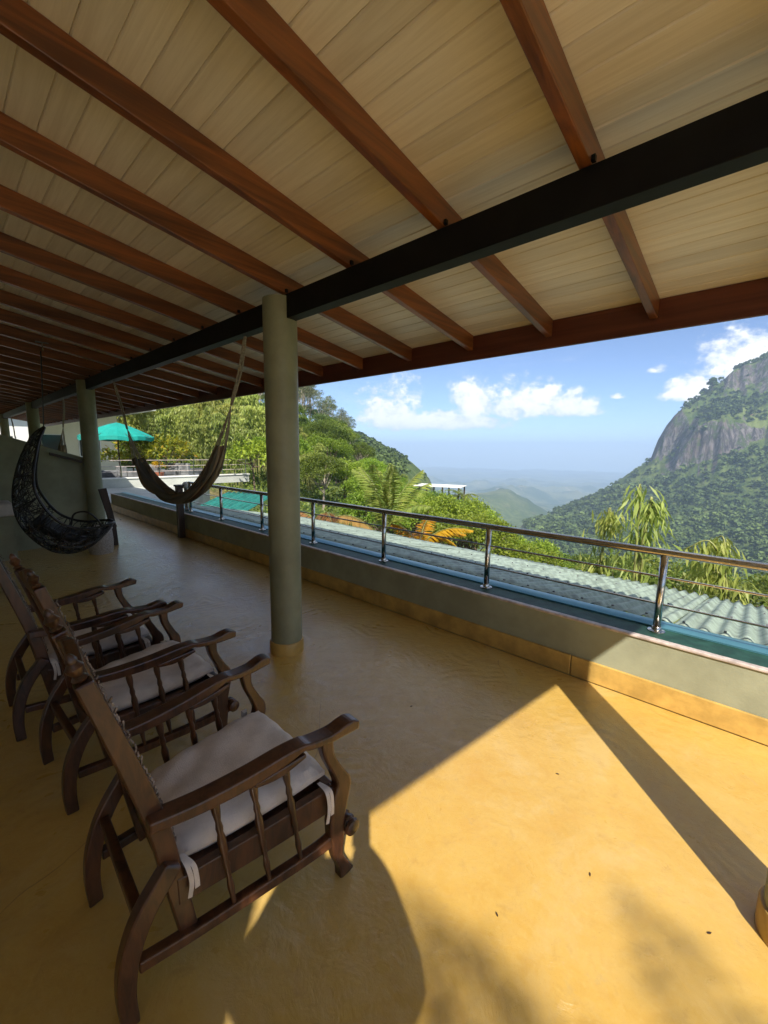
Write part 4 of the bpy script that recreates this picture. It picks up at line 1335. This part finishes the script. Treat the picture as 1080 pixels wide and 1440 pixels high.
def crown_mesh(name, mat, g, clumps, per, ls, lw, out=0.65, droop=0.0):
    """clumps: list of (centre, radius)"""
    Qs, Ts = [], []
    for c, rad in clumps:
        n = max(10, int(per * rad * rad))
        d = rand_dirs(n, g)
        d[:, 2] = np.where(d[:, 2] < -0.35, -d[:, 2] * 0.6, d[:, 2])
        rr = rad * g.uniform(0.45, 1.0, n) ** 0.5 * (1 + 0.25 * np.sin(d[:, 0] * 7 + c[0]) * np.sin(d[:, 1] * 6 + c[1]))
        p = np.array(c) + d * rr[:, None] * np.array([1, 1, 0.82])
        dr = d * out + rand_dirs(n, g) * 0.9 + np.array([0, 0, -droop])
        Qs.append(leaf_quads(p, dr, ls, lw, g))
        Ts.append(np.clip(0.45 + g.normal(0, 0.22, n) + g.normal(0, 0.12), 0, 1))
    return leaf_mesh(name, np.concatenate(Qs), mat, np.concatenate(Ts))

def tree_proto(kind, g, mat, H, R, per, ls, lw, bark, ncl=16, trunk_frac=0.35, droop=0.0, flat=0.8, tr=0.03):
    """returns (crown mesh, trunk mesh), base at origin"""
    cl = []
    for i in range(ncl):
        d = rand_dirs(1, g)[0]
        d[2] = abs(d[2]) * 1.0 - 0.25
        rad = R * g.uniform(0.17, 0.38)
        pos = np.array([d[0] * (R - rad * 0.7), d[1] * (R - rad * 0.7), H * trunk_frac + (H * (1 - trunk_frac)) * 0.5 + d[2] * H * (1 - trunk_frac) * 0.5 * flat])
        cl.append((pos, rad))
    cl.append((np.array([0, 0, H * 0.72]), R * 0.5))
    crown = crown_mesh('crown', mat, g, cl, per, ls, lw, droop=droop)
    mb = MB()
    lean = g.normal(0, 0.04 * H, 2)
    top = (lean[0], lean[1], H * 0.75)
    mb.tube(crom([(0, 0, -0.6), (lean[0] * .2, lean[1] * .2, H * .25), top], 5), np.linspace(H * tr, H * tr * 0.3, 11), 7)
    for pos, rad in cl[:9]:
        a = np.array([lean[0] * 0.4, lean[1] * 0.4, H * g.uniform(0.25, 0.5)])
        m_ = (a + pos) / 2 + np.array([0, 0, -0.05 * H])
        mb.tube(crom([a, m_, pos], 3), np.linspace(H * tr * 0.42, H * tr * 0.12, 7), 5)
    return crown, mb.mesh('trunk', bark, True)

def bamboo_proto(g, mat, H, spread, nc, per_culm, ls=0.34, lw=0.06):
    mb = MB()
    Qs, Ts = [], []
    for k in range(nc):
        a = g.uniform(0, 2 * np.pi)
        rr = spread * g.uniform(0.3, 1.0)
        h = H * g.uniform(0.65, 1.0)
        b0 = np.array([math.cos(a), math.sin(a), 0]) * 0.25 * spread * g.uniform(0.2, 1)
        e = np.array([math.cos(a) * rr, math.sin(a) * rr, h * 0.86])
        C = crom([b0 + np.array([0, 0, -.5]), b0 * 1.4 + np.array([0, 0, h * .5]), (b0 + e) / 2 + np.array([0, 0, h * .48]), e], 6)
        mb.tube(C, np.linspace(0.035, 0.008, len(C)), 5)
        C = np.array(C)
        n = per_culm
        q = g.uniform(0.22, 1.0, n) ** 0.8
        k_ = np.clip((q * (len(C) - 1)).astype(int), 0, len(C) - 1)
        rad = 0.16 + 0.75 * (1 - q)
        off = rand_dirs(n, g) * (rad * g.uniform(0.1, 1, n))[:, None]
        off[:, 2] = -np.abs(off[:, 2]) * 0.5
        p = C[k_] + off
        d = off * 0.6 + rand_dirs(n, g) * 0.35 + np.array([0, 0, -0.55])
        Qs.append(leaf_quads(p, d, ls, lw, g))
        Ts.append(np.clip(0.5 + g.normal(0, 0.25, n) + g.normal(0, .1), 0, 1))
    return leaf_mesh('leaf_plumes', np.concatenate(Qs), mat, np.concatenate(Ts)), mb.mesh('culms', M_culm, True)

def palm_frond(g, L_, droop, mat_w=0.055, n=46, pinlen=0.55):
    """one pinnate frond along +x, rooted at the origin"""
    C = [np.array([L_ * t, 0, L_ * (0.75 * t - droop * t * t * 1.15)]) for t in np.linspace(0, 1, 12)]
    V, F, T = [], [], []
    for i in range(n):
        t = 0.12 + 0.88 * i / (n - 1)
        p = np.array([L_ * t, 0, L_ * (0.75 * t - droop * t * t * 1.15)])
        tan = np.array([1, 0, 0.75 - 2.3 * droop * t]); tan /= np.linalg.norm(tan)
        ln = pinlen * L_ / 2.6 * (math.sin(math.pi * min(1, 0.15 + 0.85 * t)) ** 0.6 + 0.12)
        for sd in (-1, 1):
            d = np.array([0, sd, 0]) * 0.8 + tan * 0.55 + np.array([0, 0, -0.38 + g.normal(0, .12)])
            d /= np.linalg.norm(d)
            w = np.cross(d, np.array([0, 0, 1.0])); w /= np.linalg.norm(w)
            b = len(V)
            tip = p + d * ln + np.array([0, 0, -0.18 * ln])
            V += [p, p + d * ln * .45 + w * mat_w * .5, tip, p + d * ln * .45 - w * mat_w * .5]
            F.append((b, b + 1, b + 2, b + 3))
            T += [np.clip(0.5 + g.normal(0, .2), 0, 1)] * 4
    return np.array(V), np.array(F), np.array(T), C

def make_palm(name, label, loc, H, L_, nf, mat, seed, group=None, droop=(0.35, 0.95), bark=None, steep=0.0, tr=0.11, nleaf=46, lw=0.055):
    g = np.random.default_rng(seed)
    t = thing(name, label, 'palm', loc, g.uniform(0, 6), group)
    if H > 0.3:
        mb = MB()
        C = crom([(0, 0, -0.4), (0.04 * H, 0, H * .4), (0.03 * H, 0.02 * H, H)], 6)
        mb.tube(C, [tr * (1.25 - 0.45 * i / len(C)) * (1 + 0.05 * (i % 2)) for i in range(len(C))], 9)
        mb.build('trunk', bark or M_palebark, t, smooth=True)
    me, st_ = None, None
    for k in range(nf):
        if k % 3 == 0:
            V, F, T, C = palm_frond(g, L_ * g.uniform(0.85, 1.1), g.uniform(*droop), lw, n=nleaf)
            me = np_mesh('frond', V, F, mat, T)
            st_ = MB().tube(C, np.linspace(0.022, 0.006, len(C)), 5).mesh('stem', M_culm, True)
        o = link('frond', me, t, (0.03 * H, 0.02 * H, H))
        o.rotation_euler = (0, R_(-g.uniform(-25, 35) - steep), k * 2.39996)
        link('stem', st_, o)
    return t

def place(proto, name, pn, label, cat, x, y, z, s_, rz, group):
    t = thing(name, label, cat, (x, y, z), rz, group)
    t.scale = (s_, s_, s_ * rnd.uniform(0.92, 1.1))
    link(pn[0], proto[0], t)
    link(pn[1], proto[1], t)
    return t

g0 = np.random.default_rng(21)
P_broad = {
    'bright': [tree_proto('b', g0, L_bright, 6.0, 2.9, 760, 0.17, 0.095, M_bark, 17) for _ in range(3)],
    'mid': [tree_proto('b', g0, L_mid, 7.0, 3.1, 620, 0.18, 0.10, M_palebark, 21) for _ in range(4)],
    'dark': [tree_proto('b', g0, L_dark, 7.5, 3.2, 420, 0.19, 0.105, M_palebark, 20) for _ in range(3)],
}
P_euc = [tree_proto('e', g0, L_euc, 14.0, 2.7, 150, 0.36, 0.12, M_palebark, 22, 0.42, 0.3, 1.15, 0.014) for _ in range(3)]
P_bam = [bamboo_proto(g0, L_bamboo, 7.5, 3.0, 22, 330, 0.36, 0.085) for _ in range(3)]
P_shrub = [tree_proto('s', g0, L_grass, 1.8, 1.5, 520, 0.16, 0.085, M_bark, 10, 0.1) for _ in range(2)]

LAB = {'bright': ('broadleaf_tree', 'bright yellow green leafy tree', 'bright green trees on the slope'),
       'mid': ('broadleaf_tree', 'mid green leafy tree', 'mid green trees on the hillside'),
       'dark': ('broadleaf_tree', 'dark green dense tree', 'dark green trees on the hillside'),
       'euc': ('eucalyptus_tree', 'open crowned grey green eucalyptus', 'eucalyptus trees along the hill crest'),
       'bam': ('bamboo_clump', 'pale feathery bamboo clump', 'bamboo clumps on the hillside'),
       'shrub': ('shrub', 'low green shrub', 'shrubs on the slope below the roof')}
def where(az, r):
    for lo, w_ in ((70, 'behind the teal umbrella'), (62, 'behind the hammock'), (57, 'between hammock and large column'), (52, 'just right of the large column'), (46, 'left of the green young palm'),
                   (40, 'behind the green young palm'), (36, 'above the orange palm'), (31, 'below the white roofed pavilion'), (25, 'right of the white roofed pavilion'), (18, 'left of the bamboo shoots'), (12, 'behind the bamboo shoots'), (8, 'left of the last railing post'), (4, 'right of the last railing post'), (-90, 'at the right edge')):
        if az >= lo: break
    for hi, d_ in ((12.5, 'touching the roof edge'), (15, 'a step below the roof'), (18, 'two steps below the roof'), (26, 'close by'), (31, 'in front of its row'), (36, 'in the front row'), (48, 'in the second row'), (65, 'lower on the slope'), (85, 'halfway up the hill'), (110, 'high on the hill'), (999, 'near the crest')):
        if r < hi: break
    return w_ + ', ' + d_
TOP_EL = ([-5, 12, 18, 22, 25, 28, 31, 34, 37, 40, 44, 46, 50, 53, 57, 80], [-11, -11.8, -11.2, -10, -8.5, -6.8, -5.4, -5.0, -4.6, -3.4, -1.2, 1.2, 5.4, 8.4, 9.2, 10])
HTREE = {'bright': 6.2, 'mid': 7.2, 'dark': 7.7, 'euc': 14.5, 'bam': 7.3, 'shrub': 1.9}
def put_tree(kind, az, r, s_):
    a = R_(az)
    x, y = -math.sin(a) * r, math.cos(a) * r
    z = float(terrain_h(x, y)) - 0.15
    lim = (CAM_Z + r * math.tan(R_(float(np.interp(az, *TOP_EL)) + (2.2 if kind == 'euc' else 0))) - z) / HTREE[kind] * (1.0 if r < 60 else 1.04)
    s_ = min(s_, max(0.35, lim * rnd.uniform(0.82, 1.0)))
    n_, l_, gr = LAB[kind]
    if kind == 'euc': pr_ = P_euc
    elif kind == 'bam': pr_ = P_bam
    elif kind == 'shrub': pr_ = P_shrub
    else: pr_ = P_broad[kind]
    p = pr_[rnd.randrange(len(pr_))]
    cat = {'bam': 'bamboo', 'shrub': 'shrub'}.get(kind, 'tree')
    pn = ('leaf_plumes', 'culms') if kind == 'bam' else ('crown', 'trunk')
    sz = 'small ' if s_ < 0.7 else ('large ' if s_ > 1.02 else '')
    return place(p, n_, pn, sz + l_ + ' ' + where(az, r), cat, x, y, z, s_, rnd.uniform(0, 6.28), gr)

taken = []
def ok(az, r, dmin):
    a = R_(az); x, y = -math.sin(a) * r, math.cos(a) * r
    if -34 < x < 6 and y < 13 and x < -11: return False
    if y < 9.3 and x > -12: return False
    for (u, w_, d_) in taken:
        if (u - x) ** 2 + (w_ - y) ** 2 < (0.5 * (dmin + d_)) ** 2: return False
    taken.append((x, y, dmin))
    return True
def scatter(n, kinds, az, r, sc_, dmin, tries=40):
    c = 0
    for _ in range(n * tries):
        if c >= n: break
        a = rnd.uniform(*az)
        q = math.sqrt(rnd.uniform(r[0] ** 2, r[1] ** 2))
        s_ = rnd.uniform(*sc_)
        if ok(a, q, dmin * s_):
            put_tree(rnd.choice(kinds), a, q, s_)
            c += 1
# hill crest
scatter(18, ['euc'], (47.0, 60), (85, 130), (0.75, 1.15), 4.0)
# bamboo on the near left hillside
scatter(34, ['bam', 'bam', 'bam', 'mid'], (56, 80), (33, 72), (0.75, 1.15), 4.2)
scatter(26, ['mid', 'bright', 'bam'], (54, 80), (72, 125), (0.9, 1.4), 5.6)
# middle of the left hill
scatter(34, ['bright', 'bam', 'mid', 'bright', 'dark'], (40, 57), (34, 80), (0.7, 1.1), 4.6)
scatter(26, ['mid', 'mid', 'bright', 'dark'], (41, 56), (80, 132), (0.9, 1.2), 5.6)
# slope below the railing, falling to the right
scatter(26, ['bright', 'bright', 'bright', 'mid'], (29, 43), (22, 42), (0.95, 1.25), 3.4)
scatter(14, ['bright', 'bright', 'mid'], (21, 29), (22, 40), (0.8, 1.05), 3.4)
scatter(14, ['bright', 'mid', 'mid'], (11, 21), (24, 42), (0.6, 0.85), 3.6)
scatter(14, ['mid', 'dark'], (20, 40), (52, 95), (0.7, 1.0), 5.4)
scatter(26, ['shrub'], (-4, 45), (10.5, 22), (0.6, 1.2), 1.6)

for a_, q_ in ((32.6, 47), (34.0, 49), (35.4, 50), (36.8, 48)):
    put_tree('mid', a_, q_, 1.2)
# palms
make_palm('coconut_palm', 'young green coconut palm with upright fronds just beyond the corrugated roof', (-9.6, 10.6, -4.3), 3.1, 2.25, 12, L_ypalm, 5, droop=(0.15, 0.6), steep=38)
make_palm('coconut_palm', 'orange leaved palm behind the roof edge, right of the green young palm', (-8.3, 10.8, -3.6), 1.9, 1.75, 12, L_orange, 8, droop=(0.5, 1.0))
make_palm('coconut_palm', 'low palm with reddish orange fronds by the roof edge, left of the green young palm', (-10.5, 8.4, -3.0), 2.0, 2.1, 10, L_redpalm, 12, droop=(0.6, 1.1))
make_palm('coconut_palm', 'tall palm beside the white roofed pavilion on the slope', (-27.0, 43.0, -10.8), 7.0, 2.3, 14, L_palm, 9, droop=(0.5, 1.0))
# tall palm outside, on the sunny side, whose frond shadows fall on the floor
make_palm('coconut_palm', 'tall palm on the sunny side whose frond shadows streak the floor', (6.65, -5.2, -0.4), 8.0, 1.9, 15, L_palm, 31, droop=(0.35, 1.0), nleaf=24, lw=0.05)

# bamboo shoots just behind the railing
def shoot(label, x, y, zt, seed, nc, spread, H):
    g = np.random.default_rng(seed)
    z0 = float(terrain_h(x, y)) - 0.1
    p = bamboo_proto(g, L_bamboo, zt - z0, spread, nc, 95, 0.36, 0.05)
    t = thing('bamboo_shoot', label, 'bamboo', (x, y, z0), 0, 'bamboo shoots behind the railing')
    link('leaf_plumes', p[0], t, kind='stuff')
    link('culms', p[1], t)
shoot('tall bamboo shoot with drooping leaves rising above the handrail in front of the mountain', -1.72, 9.3, 1.35, 3, 4, 0.42, 4)
shoot('shorter bamboo shoot left of the tall one, its tip level with the handrail', -2.55, 9.9, 0.75, 4, 3, 0.32, 4)
shoot('leaning bamboo spray at the right edge behind the handrail', -0.05, 9.8, 0.30, 6, 5, 1.2, 4)

# croton and bushes on the terrace
gcr = np.random.default_rng(5)
cro = tree_proto('c', gcr, L_croton, 1.9, 1.35, 520, 0.20, 0.10, M_bark, 14, 0.12)
place(cro, 'croton_bush', ('crown', 'trunk'), 'yellow and orange croton bush on the terrace under the umbrella', 'bush', -20.6, 7.3, 0.15, 1.05, 0.4, None)
place(cro, 'croton_bush', ('crown', 'trunk'), 'yellow green croton bush against the cream house wall', 'bush', -22.6, 6.6, 0.15, 0.95, 2.4, None)
gb = tree_proto('c', gcr, L_bright, 1.9, 1.6, 420, 0.2, 0.10, M_bark, 12, 0.12)
place(gb, 'green_bush', ('crown', 'trunk'), 'round bright green bush at the outer edge of the terrace', 'bush', -17.0, 9.8, 0.1, 0.9, 1.0, None)
fl = tree_proto('c', gcr, L_orange, 0.5, 0.35, 2600, 0.07, 0.05, M_bark, 6, 0.2)
link('flowers', fl[0], fp, (0, 0, 0.38))

# undergrowth on the near slopes
def undergrowth(n, seed):
    g = np.random.default_rng(seed)
    az = np.radians(g.uniform(-12, 82, n))
    r = np.sqrt(g.uniform(9.5 ** 2, 150 ** 2, n) * g.uniform(0.05, 1, n) + 60)
    x, y = -np.sin(az) * r, np.cos(az) * r
    keep = ~((x > -34) & (x < -11) & (y < 12.5)) & (y > 8.0)
    x, y, r = x[keep], y[keep], r[keep]
    z = terrain_h(x, y)
    Q, T = [], []
    k = 9
    for i in range(k):
        m_ = len(x)
        sc_ = np.clip(r / 40, 0.55, 2.2)
        p = np.stack([x + g.normal(0, .35, m_) * sc_, y + g.normal(0, .35, m_) * sc_, z + g.uniform(-0.1, 0.45, m_) * sc_], 1)
        d = rand_dirs(m_, g) * 0.9 + np.array([0, 0, 0.7])
        q = leaf_quads(p, d, 1.0, 1.0, g)
        c = p[:, None, :]
        dd = (q - c) * np.stack([0.34 * sc_] * 3, 1)[:, None, :]
        dd[:, 1] *= 0.75; dd[:, 3] *= 0.75
        Q.append(c + dd)
        T.append(np.clip(0.4 + 1.2 * fbm(x / 9, y / 9, 3) + g.normal(0, .2, m_), 0, 1))
    me = leaf_mesh('undergrowth', np.concatenate(Q), L_grass, np.concatenate(T))
    link('undergrowth', me, kind='stuff')
undergrowth(9000, 77)

# distant forest on the mountain and far ridges
def forest(n, seed):
    g = np.random.default_rng(seed)
    az1 = g.uniform(-8, 27, int(n * 0.82)); r1 = np.sqrt(g.uniform(380 ** 2, 985 ** 2, len(az1)))
    az2 = g.uniform(34, 62, n - len(az1)); r2_ = np.sqrt(g.uniform(150 ** 2, 350 ** 2, len(az2)))
    az = np.radians(np.concatenate([az1, az2])); r = np.concatenate([r1, r2_])
    x, y = -np.sin(az) * r, np.cos(az) * r
    z = terrain_h(x, y)
    e = 4.0
    gx, gy = (terrain_h(x + e, y) - z) / e, (terrain_h(x, y + e) - z) / e
    sl = np.hypot(gx, gy)
    dens = fbm(x / 90, y / 90, 4) + 0.62 - np.clip((sl - 0.55) * 1.6, 0, 2) - 0.25 * np.clip((r - 720) / 150, 0, 1) * (np.degrees(az) > 5)
    keep = g.uniform(0, 1, len(x)) < np.clip((dens - 0.12) * 1.6, 0.02, 1)
    x, y, z, r = x[keep], y[keep], z[keep], r[keep]
    m_ = len(x)
    s_ = np.minimum(g.lognormal(0, 0.45, m_), np.where(r < 360, 1.25, 2.1)) * np.where(r < 360, 1.7, 3.0)
    K = 26
    d = rand_dirs(m_ * K, g)
    d[:, 2] = np.where(d[:, 2] < -0.2, -d[:, 2], d[:, 2])
    S = np.repeat(s_, K)
    hz = np.repeat(g.uniform(0.75, 1.5, m_), K)
    C = np.repeat(np.stack([x, y, z + s_ * 0.5], 1), K, 0) + d * np.stack([S, S, S * hz], 1) * 0.62
    dr = rand_dirs(len(C), g) + d * 0.1
    Q = leaf_quads(C - 0.35 * S[:, None] * dr, dr, S * 0.80, S * 0.66, g)
    T = np.clip(np.repeat(0.36 + 0.9 * fbm(x / 40 + 9, y / 40, 3) + g.normal(0, .17, m_), K) + g.normal(0, .10, len(C)), 0, 1)
    link('mountain_forest', leaf_mesh('mountain_forest', Q, L_forest, T), kind='stuff')
forest(20000, 5)

# pavilion with white roof on the slope
a_ = R_(35.2); pr0 = 58.0
pv = thing('pavilion', 'low pavilion with long white roof half hidden by trees on the slope', 'pavilion', (-math.sin(a_) * pr0, math.cos(a_) * pr0, -7.05), R_(20))
MB().span(-3.0, 3.6, -2, 2, 3.95, 4.03).build('roof', M_white, pv)
for sx in (-3.3, -1.1, 1.1, 3.3):
    for sy in (-1.8, 1.8):
        MB().span(sx - .09, sx + .09, sy - .09, sy + .09, -4.5, 3.949).build('post', M_darkwood, pv)
MB().span(-3.4, 3.4, -1.9, 1.9, 0.6, 0.8).build('deck', M_concrete, pv)

# lone pine on the ridge
def ridge_tree(az, r, h, label):
    a = R_(az); x, y = -math.sin(a) * r, math.cos(a) * r
    g = np.random.default_rng(3)
    p = tree_proto('p', g, L_dark, h, h * 0.3, 30, h * .1, h * .06, M_bark, 12, 0.2)
    place(p, 'pine_tree', ('crown', 'trunk'), label, 'tree', x, y, float(terrain_h(x, y)) - 1, 1, 0, None)
ridge_tree(5.3, 935, 26, 'lone tree standing on the ridge above the bare rock face')

# ------------------------------------------------------------------ person holding the phone (their shadow falls on the floor)
def make_person():
    t = thing('person', 'person standing with both arms raised holding a phone, grey shirt, shadow on floor', 'person', (0.21, -0.36, 0), YAW)
    me = bpy.data.meshes.new('body')
    J = [((0, 0, 0.98), .18), ((0, 0, 1.15), .155), ((0, 0.0, 1.34), .18), ((0, 0.0, 1.45), .09), ((0, 0.02, 1.52), .055), ((0, 0.02, 1.58), .105), ((0, 0.02, 1.67), .115), ((0, 0.02, 1.74), .08)]
    E_ = [(0, 1), (1, 2), (2, 3), (3, 4), (4, 5), (5, 6), (6, 7)]
    for sd in (-1, 1):
        b = len(J)
        J += [((sd * .10, 0, .90), .10), ((sd * .11, .02, .50), .062), ((sd * .12, -.02, .10), .045), ((sd * .13, .10, .05), .040)]
        E_ += [(0, b), (b, b + 1), (b + 1, b + 2), (b + 2, b + 3)]
        b = len(J)
        J += [((sd * .19, 0, 1.40), .085), ((sd * .26, .08, 1.31), .070), ((sd * .15, .22, 1.50), .070), ((sd * .07, .32, 1.55), .040)]
        E_ += [(2, b), (b, b + 1), (b + 1, b + 2), (b + 2, b + 3)]
    me.from_pydata([j[0] for j in J], E_, [])
    me.materials.append(M_shirt)
    o = link('body', me, t)
    o.modifiers.new('skin', 'SKIN')
    for i, j in enumerate(J):
        me.skin_vertices[0].data[i].radius = (j[1], j[1])
    me.skin_vertices[0].data[0].use_root = True
    s_ = o.modifiers.new('smooth', 'SUBSURF'); s_.levels = 2; s_.render_levels = 2
    hr = MB()
    hr.lathe([(0.02, 1.40), (0.14, 1.42), (0.185, 1.50), (0.185, 1.62), (0.16, 1.72), (0.10, 1.79), (0.02, 1.81)], c=(0, -0.04, 0), n=20, mat=Matrix.Diagonal((1, 0.7, 1)))
    hr.build('hair', M_darkcush, t, smooth=True)  # unseen hair, made wide to fill gaps in the figure's cast shadow
    ph = thing('phone', 'black phone held upright in both hands of the standing person', 'phone', (0.02, -0.03, 1.585), YAW)
    MB().span(-0.038, 0.038, -0.006, 0.002, -0.095, 0.06).build('phone_body', M_phone, ph, bevel=0.002)
make_person()

# ------------------------------------------------------------------ haze
mh = bpy.data.materials.new('haze')
mh.use_nodes = True
nh = NT(mh.node_tree)
nh.n.clear()
ho = nh.node('ShaderNodeOutputMaterial')
hv = nh.node('ShaderNodeVolumePrincipled')
hv.inputs['Color'].default_value = (0.52, 0.68, 0.92, 1)
hv.inputs['Density'].default_value = HAZE = 0.00031
hv.inputs['Anisotropy'].default_value = 0.0
nh.l.new(hv.outputs[0], ho.inputs['Volume'])
zlo, zhi = float(TZ.min()) - 1.5, float(TZ.max()) + 12
hb = MB().span(-9400, 9400, -9400, 9400, zlo, zhi).build('haze', mh, kind='stuff')
print('terrain', TZ.min(), TZ.max())
